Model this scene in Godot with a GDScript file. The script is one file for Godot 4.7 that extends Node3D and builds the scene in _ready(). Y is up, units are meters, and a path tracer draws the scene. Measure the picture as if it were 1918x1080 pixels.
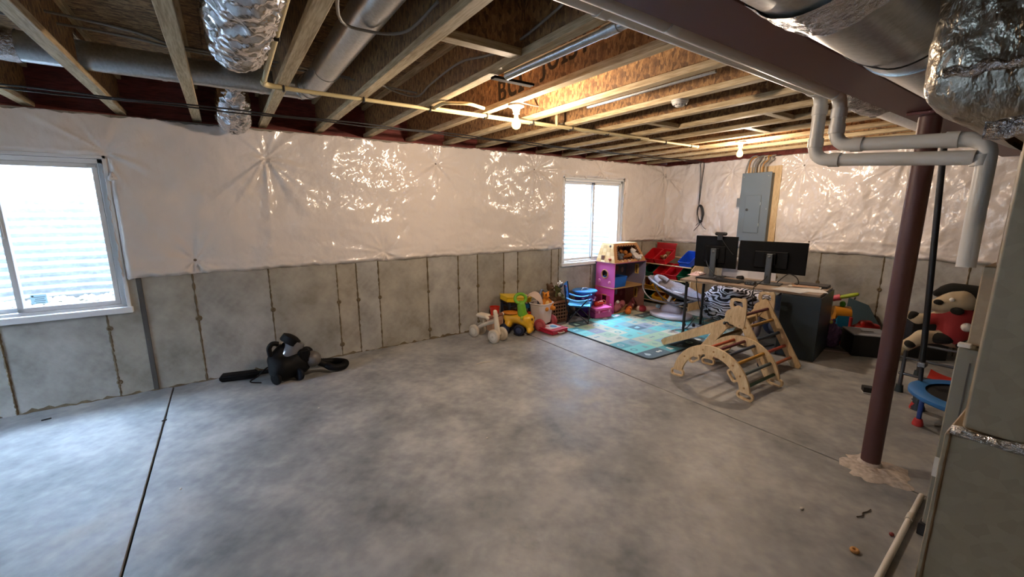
extends Node3D
# Unfinished basement: long concrete wall with plastic sheeting on -z, far wall on +x, open joist ceiling, children's play corner.

# ---------------------------------------------------------------- mesh builder
class MB:
	var v := PackedVector3Array()
	var n := PackedVector3Array()
	var t := PackedVector2Array()
	var x := Transform3D()
	func tri(a: Vector3, b: Vector3, c: Vector3, na: Vector3, nb: Vector3, nc: Vector3, ua := Vector2.ZERO, ub := Vector2.ZERO, uc := Vector2.ZERO) -> void:
		v.append(x * a); n.append((x.basis * na).normalized()); t.append(ua)
		if (b - a).cross(c - a).dot(na + nb + nc) > 0.0:
			v.append(x * c); n.append((x.basis * nc).normalized()); t.append(uc)
			v.append(x * b); n.append((x.basis * nb).normalized()); t.append(ub)
		else:
			v.append(x * b); n.append((x.basis * nb).normalized()); t.append(ub)
			v.append(x * c); n.append((x.basis * nc).normalized()); t.append(uc)
	func quad(a: Vector3, b: Vector3, c: Vector3, d: Vector3, m: Vector3) -> void:
		tri(a, b, c, m, m, m, Vector2(0, 1), Vector2(1, 1), Vector2(1, 0))
		tri(a, c, d, m, m, m, Vector2(0, 1), Vector2(1, 0), Vector2(0, 0))
	func quad4(a: Vector3, b: Vector3, c: Vector3, d: Vector3, na: Vector3, nb: Vector3, nc: Vector3, nd: Vector3, ua := Vector2.ZERO, ub := Vector2.ZERO, uc := Vector2.ZERO, ud := Vector2.ZERO) -> void:
		tri(a, b, c, na, nb, nc, ua, ub, uc)
		tri(a, c, d, na, nc, nd, ua, uc, ud)
	func box(c: Vector3, s: Vector3, bev := 0.0) -> MB:
		var e := [Vector3.RIGHT, Vector3.UP, Vector3.BACK]
		var h := s * 0.5
		bev = minf(bev, minf(h.x, minf(h.y, h.z)) * 0.95)
		for i in 3:
			var j := (i + 1) % 3
			var k := (i + 2) % 3
			for sg in [-1.0, 1.0]:
				var m: Vector3 = e[i] * sg
				var o: Vector3 = c + m * h[i]
				var u: Vector3 = e[j] * (h[j] - bev)
				var w: Vector3 = e[k] * (h[k] - bev)
				quad(o - u - w, o + u - w, o + u + w, o - u + w, m)
			if bev > 0.0:
				for sj in [-1.0, 1.0]:
					for sk in [-1.0, 1.0]:
						var nj: Vector3 = e[j] * sj
						var nk: Vector3 = e[k] * sk
						var p1: Vector3 = c + nj * h[j] + nk * (h[k] - bev)
						var p2: Vector3 = c + nj * (h[j] - bev) + nk * h[k]
						var l: Vector3 = e[i] * (h[i] - bev)
						quad4(p1 - l, p1 + l, p2 + l, p2 - l, nj, nj, nk, nk)
		if bev > 0.0:
			for sx in [-1.0, 1.0]:
				for sy in [-1.0, 1.0]:
					for sz in [-1.0, 1.0]:
						var b := Vector3(sx * (h.x - bev), sy * (h.y - bev), sz * (h.z - bev)) + c
						tri(b + Vector3(sx * bev, 0, 0), b + Vector3(0, sy * bev, 0), b + Vector3(0, 0, sz * bev), Vector3(sx, 0, 0), Vector3(0, sy, 0), Vector3(0, 0, sz))
		return self
	func frame(d: Vector3) -> Array:
		var up := Vector3.UP if absf(d.y) < 0.9 else Vector3.RIGHT
		var a := d.cross(up).normalized()
		return [a, d.cross(a).normalized()]
	func cyl(a: Vector3, b: Vector3, r0: float, r1 := -1.0, seg := 14, caps := true) -> MB:
		if r1 < 0.0: r1 = r0
		var d := (b - a).normalized()
		var f := frame(d)
		var sl := d * (r0 - r1) / maxf((b - a).length(), 1e-5)
		for i in seg:
			var p: Vector3 = f[0] * cos(TAU * i / seg) + f[1] * sin(TAU * i / seg)
			var q: Vector3 = f[0] * cos(TAU * (i + 1) / seg) + f[1] * sin(TAU * (i + 1) / seg)
			quad4(a + p * r0, a + q * r0, b + q * r1, b + p * r1, p + sl, q + sl, q + sl, p + sl, Vector2(float(i) / seg, 0), Vector2((i + 1.0) / seg, 0), Vector2((i + 1.0) / seg, 1), Vector2(float(i) / seg, 1))
			if caps:
				if r0 > 0.0: tri(a, a + p * r0, a + q * r0, -d, -d, -d)
				if r1 > 0.0: tri(b, b + p * r1, b + q * r1, d, d, d)
		return self
	func tube(pts: Array, r, seg := 8, closed := false, caps := true) -> MB:
		var m := pts.size()
		var ring := []
		var nor := []
		var fa := Vector3.ZERO
		for i in m:
			var prv: Vector3 = pts[(i - 1 + m) % m] if closed or i > 0 else pts[i]
			var nxt: Vector3 = pts[(i + 1) % m] if closed or i < m - 1 else pts[i]
			var d := (nxt - prv).normalized()
			if i == 0: fa = frame(d)[0]
			fa = (fa - d * fa.dot(d)).normalized()
			var fb := d.cross(fa)
			var rr: float = r[i] if r is Array else r
			var a := []
			var b := []
			for k in seg:
				var w: Vector3 = fa * cos(TAU * k / seg) + fb * sin(TAU * k / seg)
				a.append(pts[i] + w * rr)
				b.append(w)
			ring.append(a); nor.append(b)
		for i in (m if closed else m - 1):
			var j := (i + 1) % m
			for k in seg:
				var l := (k + 1) % seg
				quad4(ring[i][k], ring[i][l], ring[j][l], ring[j][k], nor[i][k], nor[i][l], nor[j][l], nor[j][k], Vector2(float(k) / seg, i), Vector2((k + 1.0) / seg, i), Vector2((k + 1.0) / seg, i + 1), Vector2(float(k) / seg, i + 1))
		if caps and not closed:
			var d0: Vector3 = (pts[0] - pts[1]).normalized()
			var d1: Vector3 = (pts[m - 1] - pts[m - 2]).normalized()
			for k in seg:
				tri(pts[0], ring[0][k], ring[0][(k + 1) % seg], d0, d0, d0)
				tri(pts[m - 1], ring[m - 1][k], ring[m - 1][(k + 1) % seg], d1, d1, d1)
		return self
	func lathe(prof: Array, seg := 20) -> MB:  # Vector2(radius, height) going upwards outside
		var m := prof.size()
		var sn := []
		for i in m - 1:
			var d: Vector2 = prof[i + 1] - prof[i]
			sn.append(Vector2(d.y, -d.x).normalized())
		for i in m - 1:
			var n0: Vector2 = sn[i]
			var n1: Vector2 = sn[i]
			if i > 0 and sn[i - 1].dot(sn[i]) > 0.6: n0 = (sn[i - 1] + sn[i]).normalized()
			if i < m - 2 and sn[i + 1].dot(sn[i]) > 0.6: n1 = (sn[i + 1] + sn[i]).normalized()
			for k in seg:
				var c0 := cos(TAU * k / seg); var s0 := sin(TAU * k / seg)
				var c1 := cos(TAU * (k + 1) / seg); var s1 := sin(TAU * (k + 1) / seg)
				var p: Vector2 = prof[i]
				var q: Vector2 = prof[i + 1]
				quad4(Vector3(p.x * c0, p.y, p.x * s0), Vector3(p.x * c1, p.y, p.x * s1), Vector3(q.x * c1, q.y, q.x * s1), Vector3(q.x * c0, q.y, q.x * s0),
					Vector3(n0.x * c0, n0.y, n0.x * s0), Vector3(n0.x * c1, n0.y, n0.x * s1), Vector3(n1.x * c1, n1.y, n1.x * s1), Vector3(n1.x * c0, n1.y, n1.x * s0))
		return self
	func ell(c: Vector3, r: Vector3, seg := 14, b := Basis()) -> MB:
		var rn := seg / 2 + 1
		for i in rn:
			for k in seg:
				var q := []
				var qn := []
				for ij in [[i, k], [i, k + 1], [i + 1, k + 1], [i + 1, k]]:
					var th: float = PI * ij[0] / rn
					var ph: float = TAU * ij[1] / seg
					var u := Vector3(sin(th) * cos(ph), cos(th), sin(th) * sin(ph))
					q.append(c + b * (u * r)); qn.append((b * (u / r)).normalized())
				quad4(q[0], q[1], q[2], q[3], qn[0], qn[1], qn[2], qn[3])
		return self
	func prism(poly: PackedVector2Array, z0: float, z1: float, sm := false) -> MB:
		var ix := Geometry2D.triangulate_polygon(poly)
		for i in range(0, ix.size(), 3):
			var a := poly[ix[i]]; var b := poly[ix[i + 1]]; var c := poly[ix[i + 2]]
			var mx := Vector3.BACK if z1 > z0 else Vector3.FORWARD
			tri(Vector3(a.x, a.y, z1), Vector3(b.x, b.y, z1), Vector3(c.x, c.y, z1), mx, mx, mx)
			tri(Vector3(a.x, a.y, z0), Vector3(b.x, b.y, z0), Vector3(c.x, c.y, z0), -mx, -mx, -mx)
		var cw := Geometry2D.is_polygon_clockwise(poly)
		side(poly, z0, z1, 1.0 if cw else -1.0, sm)
		return self
	func side(poly: PackedVector2Array, z0: float, z1: float, sg: float, sm := false) -> void:
		var m := poly.size()
		for i in m:
			var a := poly[i]; var b := poly[(i + 1) % m]
			var d := (b - a).normalized()
			var w := Vector3(-d.y, d.x, 0) * sg
			var wa := w; var wb := w
			if sm:
				var dp := (a - poly[(i - 1 + m) % m]).normalized(); var dn := (poly[(i + 2) % m] - b).normalized()
				if dp.dot(d) > 0.5: wa = (w + Vector3(-dp.y, dp.x, 0) * sg).normalized()
				if dn.dot(d) > 0.5: wb = (w + Vector3(-dn.y, dn.x, 0) * sg).normalized()
			quad4(Vector3(a.x, a.y, z0), Vector3(b.x, b.y, z0), Vector3(b.x, b.y, z1), Vector3(a.x, a.y, z1), wa, wb, wb, wa)
	func ringp(o: PackedVector2Array, q: PackedVector2Array, z0: float, z1: float) -> MB:  # plate with a hole, both outlines the same count
		var m := o.size()
		for i in m:
			var j := (i + 1) % m
			for zz in [z0, z1]:
				var w := Vector3.BACK * signf(zz - (z0 + z1) * 0.5)
				quad(Vector3(o[i].x, o[i].y, zz), Vector3(o[j].x, o[j].y, zz), Vector3(q[j].x, q[j].y, zz), Vector3(q[i].x, q[i].y, zz), w)
		var sg := 1.0 if Geometry2D.is_polygon_clockwise(o) else -1.0
		side(o, z0, z1, sg, true)
		side(q, z0, z1, -sg, true)
		return self
	func sheet(nu: int, nv: int, f: Callable, sg := 1.0, uvs := Vector2.ONE) -> MB:
		var p := PackedVector3Array()
		var q := PackedVector3Array()
		for j in nv + 1:
			for i in nu + 1:
				p.append(f.call(float(i) / nu, float(j) / nv))
		var w := nu + 1
		for j in nv + 1:
			for i in w:
				var du := p[j * w + mini(i + 1, nu)] - p[j * w + maxi(i - 1, 0)]
				var dv := p[mini(j + 1, nv) * w + i] - p[maxi(j - 1, 0) * w + i]
				q.append(du.cross(dv).normalized() * sg)
		for j in nv:
			for i in nu:
				var a := j * w + i
				quad4(p[a], p[a + 1], p[a + w + 1], p[a + w], q[a], q[a + 1], q[a + w + 1], q[a + w],
					Vector2(float(i) / nu, float(j) / nv) * uvs, Vector2((i + 1.0) / nu, float(j) / nv) * uvs, Vector2((i + 1.0) / nu, (j + 1.0) / nv) * uvs, Vector2(float(i) / nu, (j + 1.0) / nv) * uvs)
		return self
	func blob(caps: Array, k := 0.02, cell := 0.012) -> MB:  # caps: [a, b, ra, rb]; smooth union meshed as surface nets
		var lo := Vector3.ONE * 1e9
		var hi := -lo
		for c in caps:
			var m: float = maxf(c[2], c[3]) + cell * 2.0 + k
			for pt in [c[0], c[1]]:
				lo = lo.min(pt - Vector3.ONE * m); hi = hi.max(pt + Vector3.ONE * m)
		var g := Vector3i(((hi - lo) / cell).ceil()) + Vector3i.ONE
		var d := PackedFloat32Array(); d.resize(g.x * g.y * g.z)
		var at := 0
		for z in g.z:
			for y in g.y:
				for xx in g.x:
					d[at] = field(lo + Vector3(xx, y, z) * cell, caps, k)
					at += 1
		var vid := {}
		var nid := {}
		var st := [1, g.x, g.x * g.y]
		for z in g.z - 1:
			for y in g.y - 1:
				for xx in g.x - 1:
					var b0: int = xx + y * g.x + z * g.x * g.y
					var s := Vector3.ZERO
					var c := 0
					var first: bool = d[b0] < 0.0
					var mixed := false
					for o in 8:
						if (d[b0 + (o & 1) + ((o >> 1) & 1) * st[1] + (o >> 2) * st[2]] < 0.0) != first: mixed = true; break
					if not mixed: continue
					for ax in 3:
						for o in 4:
							var e1 := (ax + 1) % 3; var e2 := (ax + 2) % 3
							var off := Vector3.ZERO
							off[e1] = o & 1; off[e2] = o >> 1
							var i0: int = b0 + (o & 1) * st[e1] + (o >> 1) * st[e2]
							var i1: int = i0 + st[ax]
							if (d[i0] < 0.0) != (d[i1] < 0.0):
								off[ax] = d[i0] / (d[i0] - d[i1])
								s += off; c += 1
					vid[b0] = lo + (Vector3(xx, y, z) + s / c) * cell
					nid[b0] = grad(vid[b0], caps, k)
		for b0 in vid:
			for ax in 3:
				var e1: int = st[(ax + 1) % 3]; var e2: int = st[(ax + 2) % 3]
				if (d[b0] < 0.0) != (d[b0 + st[ax]] < 0.0) and vid.has(b0 - e1) and vid.has(b0 - e2) and vid.has(b0 - e1 - e2):
					var q := [vid[b0], vid[b0 - e1], vid[b0 - e1 - e2], vid[b0 - e2]]
					var nn := [nid[b0], nid[b0 - e1], nid[b0 - e1 - e2], nid[b0 - e2]]
					quad4(q[0], q[1], q[2], q[3], nn[0], nn[1], nn[2], nn[3])
		return self
	func field(p: Vector3, caps: Array, k: float) -> float:
		var r := 1e9
		for c in caps:
			var a: Vector3 = c[0]
			var ab: Vector3 = c[1] - a
			var l := ab.length_squared()
			var h := clampf((p - a).dot(ab) / l, 0.0, 1.0) if l > 1e-9 else 0.0
			var dd: float = p.distance_to(a + ab * h) - lerpf(c[2], c[3], h)
			var m := clampf(0.5 + 0.5 * (r - dd) / k, 0.0, 1.0) if r < 1e8 else 1.0
			r = dd if r > 1e8 else lerpf(r, dd, m) - k * m * (1.0 - m)
		return r
	func grad(p: Vector3, caps: Array, k: float) -> Vector3:
		var e := 0.002
		return Vector3(field(p + Vector3(e, 0, 0), caps, k) - field(p - Vector3(e, 0, 0), caps, k), field(p + Vector3(0, e, 0), caps, k) - field(p - Vector3(0, e, 0), caps, k), field(p + Vector3(0, 0, e), caps, k) - field(p - Vector3(0, 0, e), caps, k)).normalized()
	func mesh() -> ArrayMesh:
		var a := []
		a.resize(Mesh.ARRAY_MAX)
		a[Mesh.ARRAY_VERTEX] = v; a[Mesh.ARRAY_NORMAL] = n; a[Mesh.ARRAY_TEX_UV] = t
		var m := ArrayMesh.new()
		m.add_surface_from_arrays(Mesh.PRIMITIVE_TRIANGLES, a)
		return m

# ---------------------------------------------------------------- node helpers
var used := {}
var rng := RandomNumberGenerator.new()

func numbered(called: String) -> String:
	var k: int = used.get(called, 0)
	used[called] = k + 1
	return called if k == 0 else "%s_%03d" % [called, k]

func tag(o: Node, label: String, category: String, group := "", kind := "") -> void:
	o.set_meta("label", label)
	o.set_meta("category", category)
	if group: o.set_meta("group", group)
	if kind: o.set_meta("kind", kind)

func thing(called: String, label: String, category: String, at := Vector3.ZERO, turn := 0.0, group := "", kind := "") -> Node3D:
	var o := Node3D.new()
	o.name = numbered(called)
	add_child(o)
	o.position = at
	o.rotation.y = turn
	tag(o, label, category, group, kind)
	return o

func part(called: String, mb, m: Material, parent: Node, at := Vector3.ZERO, rot := Vector3.ZERO) -> MeshInstance3D:
	var o := MeshInstance3D.new()
	o.name = called
	o.mesh = mb.mesh() if mb is MB else mb
	o.material_override = m
	parent.add_child(o, true)
	o.position = at
	o.rotation = rot
	return o

func solo(called: String, label: String, category: String, mb, m: Material, at := Vector3.ZERO, turn := 0.0, group := "", kind := "") -> MeshInstance3D:
	var o := part(numbered(called), mb, m, self, at, Vector3(0, turn, 0))
	tag(o, label, category, group, kind)
	return o

func V(a: float, b: float, c: float) -> Vector3: return Vector3(a, b, c)

func spline(pts: Array, step := 6) -> Array:
	var out := []
	for i in pts.size() - 1:
		var p0: Vector3 = pts[maxi(i - 1, 0)]; var p1: Vector3 = pts[i]; var p2: Vector3 = pts[i + 1]; var p3: Vector3 = pts[mini(i + 2, pts.size() - 1)]
		for k in step:
			out.append(p1.cubic_interpolate(p2, p0, p3, float(k) / step))
	out.append(pts[-1])
	return out

func pipe_path(pts: Array, bend := 0.06, seg := 6) -> Array:  # straight runs joined by round bends
	var out := [pts[0]]
	for i in range(1, pts.size() - 1):
		var p: Vector3 = pts[i]
		var a: Vector3 = p + (pts[i - 1] - p).normalized() * bend
		var b: Vector3 = p + (pts[i + 1] - p).normalized() * bend
		for k in seg + 1:
			var u := float(k) / seg
			out.append(a.lerp(p, u).lerp(p.lerp(b, u), u))
	out.append(pts[-1])
	return out

func poly_arc(cx: float, cy: float, r: float, a0: float, a1: float, m: int) -> Array:
	var o := []
	for i in m + 1:
		var a := deg_to_rad(lerpf(a0, a1, float(i) / m))
		o.append(Vector2(cx + r * cos(a), cy + r * sin(a)))
	return o

func rrect(w: float, h: float, r: float, cx := 0.0, cy := 0.0, m := 4) -> PackedVector2Array:
	var o := []
	o.append_array(poly_arc(cx + w / 2 - r, cy + h / 2 - r, r, 0, 90, m))
	o.append_array(poly_arc(cx - w / 2 + r, cy + h / 2 - r, r, 90, 180, m))
	o.append_array(poly_arc(cx - w / 2 + r, cy - h / 2 + r, r, 180, 270, m))
	o.append_array(poly_arc(cx + w / 2 - r, cy - h / 2 + r, r, 270, 360, m))
	return PackedVector2Array(o)

func oval(rx: float, ry: float, cx := 0.0, cy := 0.0, m := 24) -> PackedVector2Array:
	var o := PackedVector2Array()
	for i in m: o.append(Vector2(cx + rx * cos(TAU * i / m), cy + ry * sin(TAU * i / m)))
	return o

# ---------------------------------------------------------------- materials
var mats := {}
var tex := {}

func M(hex: String, rough := 0.6, metal := 0.0) -> StandardMaterial3D:
	var key := "%s %s %s" % [hex, rough, metal]
	if not mats.has(key):
		var m := StandardMaterial3D.new()
		m.albedo_color = Color(hex)
		m.roughness = rough
		m.metallic = metal
		mats[key] = m
	return mats[key]

func noise(type: int, freq: float, oct := 3, sd := 1, fract := FastNoiseLite.FRACTAL_FBM) -> FastNoiseLite:
	var f := FastNoiseLite.new()
	f.noise_type = type
	f.frequency = freq
	f.seed = sd
	f.fractal_type = fract if oct > 1 else FastNoiseLite.FRACTAL_NONE
	f.fractal_octaves = oct
	return f

func ramp_image(img: Image, stops: Array) -> ImageTexture:  # grey image through colours
	img.convert(Image.FORMAT_L8)
	var g := Gradient.new()
	var off := PackedFloat32Array(); var col := PackedColorArray()
	for s in stops: off.append(s[0]); col.append(Color(s[1]))
	g.offsets = off; g.colors = col
	var lut := PackedByteArray()
	for i in 256:
		var c := g.sample(i / 255.0)
		lut.append(c.r8); lut.append(c.g8); lut.append(c.b8)
	var src := img.get_data()
	var dst := PackedByteArray(); dst.resize(src.size() * 3)
	for i in src.size():
		var k := src[i] * 3
		dst[i * 3] = lut[k]; dst[i * 3 + 1] = lut[k + 1]; dst[i * 3 + 2] = lut[k + 2]
	return ImageTexture.create_from_image(Image.create_from_data(img.get_width(), img.get_height(), false, Image.FORMAT_RGB8, dst))

func grey(f: FastNoiseLite, size := 512) -> Image:
	var i := f.get_seamless_image(size, size)
	i.convert(Image.FORMAT_L8)
	return i

func blend(a: Image, b: Image, share: float) -> Image:
	var p := a.get_data(); var q := b.get_data()
	for i in p.size(): p[i] = int(lerpf(p[i], q[i], share))
	return Image.create_from_data(a.get_width(), a.get_height(), false, Image.FORMAT_L8, p)

func surf(name_: String, o: Dictionary) -> StandardMaterial3D:
	var m := StandardMaterial3D.new()
	m.resource_name = name_
	m.albedo_color = Color(o.get("color", "ffffff"))
	m.roughness = o.get("rough", 0.7)
	m.metallic = o.get("metal", 0.0)
	m.metallic_specular = o.get("spec", 0.5)
	if o.has("map"): m.albedo_texture = o.map
	if o.has("bump"):
		m.heightmap_enabled = true
		m.heightmap_texture = o.bump
		m.heightmap_scale = o.get("height", 0.2)
	if o.has("rmap"):
		m.roughness_texture = o.rmap
		m.roughness_texture_channel = BaseMaterial3D.TEXTURE_CHANNEL_RED
	m.uv1_triplanar = o.get("tri", true)
	m.uv1_world_triplanar = o.get("world", true)
	m.uv1_scale = o.get("scale", Vector3.ONE)
	m.uv1_triplanar_sharpness = 4.0
	mats[name_] = m
	return m

func make_materials() -> void:
	var S := FastNoiseLite.TYPE_SIMPLEX_SMOOTH
	var cell := noise(FastNoiseLite.TYPE_CELLULAR, 0.035, 1, 5)
	cell.cellular_return_type = FastNoiseLite.RETURN_CELL_VALUE
	cell.cellular_jitter = 1.1
	cell.domain_warp_enabled = true
	cell.domain_warp_amplitude = 26.0
	cell.domain_warp_frequency = 0.02
	var flakes := blend(grey(cell), grey(noise(S, 0.05, 4, 8)), 0.4)
	surf("osb", {"map": ramp_image(flakes, [[0.15, "5a4028"], [0.4, "7a5837"], [0.62, "936e45"], [0.85, "b08a5a"]]), "rough": 0.75, "scale": V(4.0, 1.7, 4.0), "bump": ImageTexture.create_from_image(flakes), "height": 0.12})
	surf("subfloor", {"map": ramp_image(flakes, [[0.15, "5a4430"], [0.5, "876a48"], [0.85, "b8986c"]]), "rough": 0.8, "scale": V(1.6, 1, 3.6)})
	var grain := blend(grey(noise(S, 0.03, 5, 11)), grey(noise(S, 0.006, 3, 12)), 0.45)
	surf("lumber", {"map": ramp_image(grain, [[0.25, "9c8763"], [0.5, "b8a37e"], [0.75, "cebc98"]]), "rough": 0.65, "scale": V(6, 6, 0.5)})
	surf("lumber_cross", {"map": mats["lumber"].albedo_texture, "rough": 0.65, "scale": V(0.5, 6, 6)})
	surf("rim", {"map": ramp_image(grain, [[0.2, "552622"], [0.5, "753630"], [0.8, "8c4740"]]), "rough": 0.7, "scale": V(0.6, 5, 5)})
	# concrete walls: blotches, pits and streaks
	var big := grey(noise(S, 0.006, 4, 21))
	var pits := grey(noise(FastNoiseLite.TYPE_VALUE_CUBIC, 0.09, 4, 22))
	var wall := blend(big, pits, 0.3)
	var wmap := ramp_image(wall, [[0.1, "86847e"], [0.38, "9a9892"], [0.55, "a3a19b"], [0.85, "b0aea8"]])
	var wb := ImageTexture.create_from_image(pits)
	for k in 4:
		surf("concrete_%d" % k, {"map": wmap, "color": ["f6f2ea", "ffffff", "eae8e4", "fff7ea"][k], "rough": 0.85, "scale": V(0.8, 0.8, 0.8), "bump": wb, "height": 0.18})
	surf("seam", {"map": wmap, "color": "a8987c", "rough": 0.95, "scale": V(3, 3, 3), "bump": wb, "height": 0.4})
	# trowelled floor
	var fa := grey(noise(S, 0.0045, 5, 31), 1024)
	var warp := noise(S, 0.011, 5, 32)
	var fb := grey(warp, 1024)
	var fc := grey(noise(FastNoiseLite.TYPE_VALUE_CUBIC, 0.12, 3, 33), 1024)
	var st := noise(S, 0.03, 4, 34)
	var fl := blend(blend(blend(fa, fb, 0.45), grey(st, 1024), 0.24), fc, 0.12)
	var fmap := ramp_image(fl, [[0.2, "696c6e"], [0.38, "818384"], [0.5, "909191"], [0.6, "9d9d9b"], [0.8, "b2b2ae"]])
	var frough := ramp_image(blend(fb, fa, 0.3), [[0.25, "6c6c6c"], [0.5, "828282"], [0.75, "a4a4a4"]])
	surf("slab", {"map": fmap, "rmap": frough, "rough": 0.9, "scale": V(0.29, 1, 0.29), "bump": ImageTexture.create_from_image(blend(fb, fc, 0.5)), "height": 0.22, "spec": 0.5})
	surf("mortar", {"map": ramp_image(pits, [[0.2, "a89c90"], [0.8, "ccc0b4"]]), "color": "ffffff", "rough": 0.95, "scale": V(1.6, 1.6, 1.6), "bump": wb, "height": 0.25})
	# plastic sheeting
	var cr := noise(S, 0.022, 4, 41, FastNoiseLite.FRACTAL_RIDGED)
	cr.domain_warp_enabled = true
	cr.domain_warp_amplitude = 40.0
	cr.domain_warp_frequency = 0.012
	surf("plastic", {"color": "e4dcd7", "rough": 0.16, "spec": 0.55, "scale": V(2.0, 1.1, 2.0), "bump": ImageTexture.create_from_image(grey(cr)), "height": 0.07})
	# crumpled foil
	var fo := noise(FastNoiseLite.TYPE_CELLULAR, 0.022, 3, 51)
	fo.cellular_return_type = FastNoiseLite.RETURN_DISTANCE2_SUB
	fo.domain_warp_enabled = true
	fo.domain_warp_amplitude = 30.0
	fo.domain_warp_frequency = 0.02
	var foil := ImageTexture.create_from_image(grey(fo))
	surf("foil", {"color": "dcdcde", "rough": 0.26, "metal": 1.0, "scale": V(4.5, 4.5, 4.5), "bump": foil, "height": 1.4})
	surf("matte_black", {"color": "1c1a18", "rough": 0.95, "spec": 0.15})
	surf("foil_plain", {"color": "d6d8dc", "rough": 0.17, "metal": 1.0})
	surf("foil_smooth", {"color": "a39d92", "rough": 0.33, "metal": 1.0, "scale": V(2.0, 1.2, 2.0), "bump": foil, "height": 0.7})
	var sp := noise(FastNoiseLite.TYPE_CELLULAR, 0.05, 1, 61)
	sp.cellular_return_type = FastNoiseLite.RETURN_CELL_VALUE
	var spi := grey(sp)
	surf("galvanized", {"map": ramp_image(spi, [[0.0, "b9c0c4"], [1.0, "cdd3d7"]]), "rough": 0.28, "metal": 0.85, "scale": V(4, 4, 4)})
	surf("sheet_metal", {"map": ramp_image(spi, [[0.0, "937f62"], [1.0, "9d896b"]]), "rough": 0.45, "metal": 0.12, "scale": V(2, 2, 2)})
	surf("well_metal", {"map": ramp_image(blend(spi, big, 0.5), [[0.2, "c4cacf"], [0.8, "e6eaee"]]), "rough": 0.55, "metal": 0.15, "scale": V(1.5, 1.5, 1.5)})
	# plywood of the climbing set, desk and cloths
	surf("plywood", {"map": ramp_image(grain, [[0.2, "c0a47c"], [0.5, "d3b88f"], [0.8, "e0caa4"]]), "rough": 0.55, "scale": V(3, 0.8, 3), "world": false})
	surf("desk_wood", {"map": ramp_image(grain, [[0.2, "6d5c4c"], [0.5, "897766"], [0.8, "a08f7c"]]), "rough": 0.5, "scale": V(5, 5, 0.6)})
	var zs := noise(S, 0.006, 3, 71)
	var zd := PackedByteArray()
	zd.resize(512 * 512)
	for j in 512:
		for i in 512:
			var wob := zs.get_noise_3d(cos(i * TAU / 512.0) * 90.0, sin(i * TAU / 512.0) * 90.0, j * 0.9)
			var ph := j / 512.0 * 21.0 + wob * 5.5
			zd[j * 512 + i] = 255 if fposmod(ph, 1.0) > 0.46 + 0.2 * sin(i * 0.11 + j * 0.05) * wob else 0
	surf("zebra", {"map": ramp_image(Image.create_from_data(512, 512, false, Image.FORMAT_L8, zd), [[0.0, "15131a"], [1.0, "d4d4e0"]]), "rough": 0.9, "tri": false, "world": false})
	surf("vacuum_black", {"color": "0a0b0d", "rough": 0.6, "spec": 0.3})
	surf("screen_black", {"color": "08090b", "rough": 0.6, "spec": 0.25})
	surf("fabric_grey", {"map": ramp_image(pits, [[0.3, "827f8a"], [0.7, "a3a1ac"]]), "rough": 0.95, "scale": V(5, 5, 5), "world": false})
	surf("fur_brown", {"map": ramp_image(pits, [[0.3, "4a3626"], [0.7, "77593c"]]), "rough": 1.0, "scale": V(8, 8, 8), "world": false, "bump": wb, "height": 0.5})
	surf("gravel", {"map": ramp_image(pits, [[0.3, "8f8b80"], [0.5, "bfb8a8"], [0.7, "dcd4c4"]]), "rough": 0.95, "scale": V(6, 6, 6)})
	var stk := StandardMaterial3D.new()
	stk.albedo_color = Color("cfe0e4")
	stk.roughness = 0.8
	stk.backlight_enabled = true
	stk.backlight = Color("d4e6ea")
	mats["sticker"] = stk
	var gl := StandardMaterial3D.new()
	gl.transparency = BaseMaterial3D.TRANSPARENCY_ALPHA
	gl.albedo_color = Color(0.95, 1.0, 1.0, 0.06)
	gl.roughness = 0.02
	mats["glass"] = gl
	var bulb := StandardMaterial3D.new()
	bulb.albedo_color = Color("c9b083")
	bulb.emission_enabled = true
	bulb.emission = Color(1.0, 0.90, 0.64)
	bulb.emission_energy_multiplier = 2.2
	mats["bulb"] = bulb

# ---------------------------------------------------------------- the place
const J := 2.22          # underside of the joists
const ZW := -4.44        # face of the long wall
const XW := 6.12         # face of the far wall
const WIN := [[-1.9, -0.69, 0.70, 1.90], [3.87, 5.1, 0.72, 1.945]]   # openings in the long wall: x0 x1 y0 y1

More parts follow.
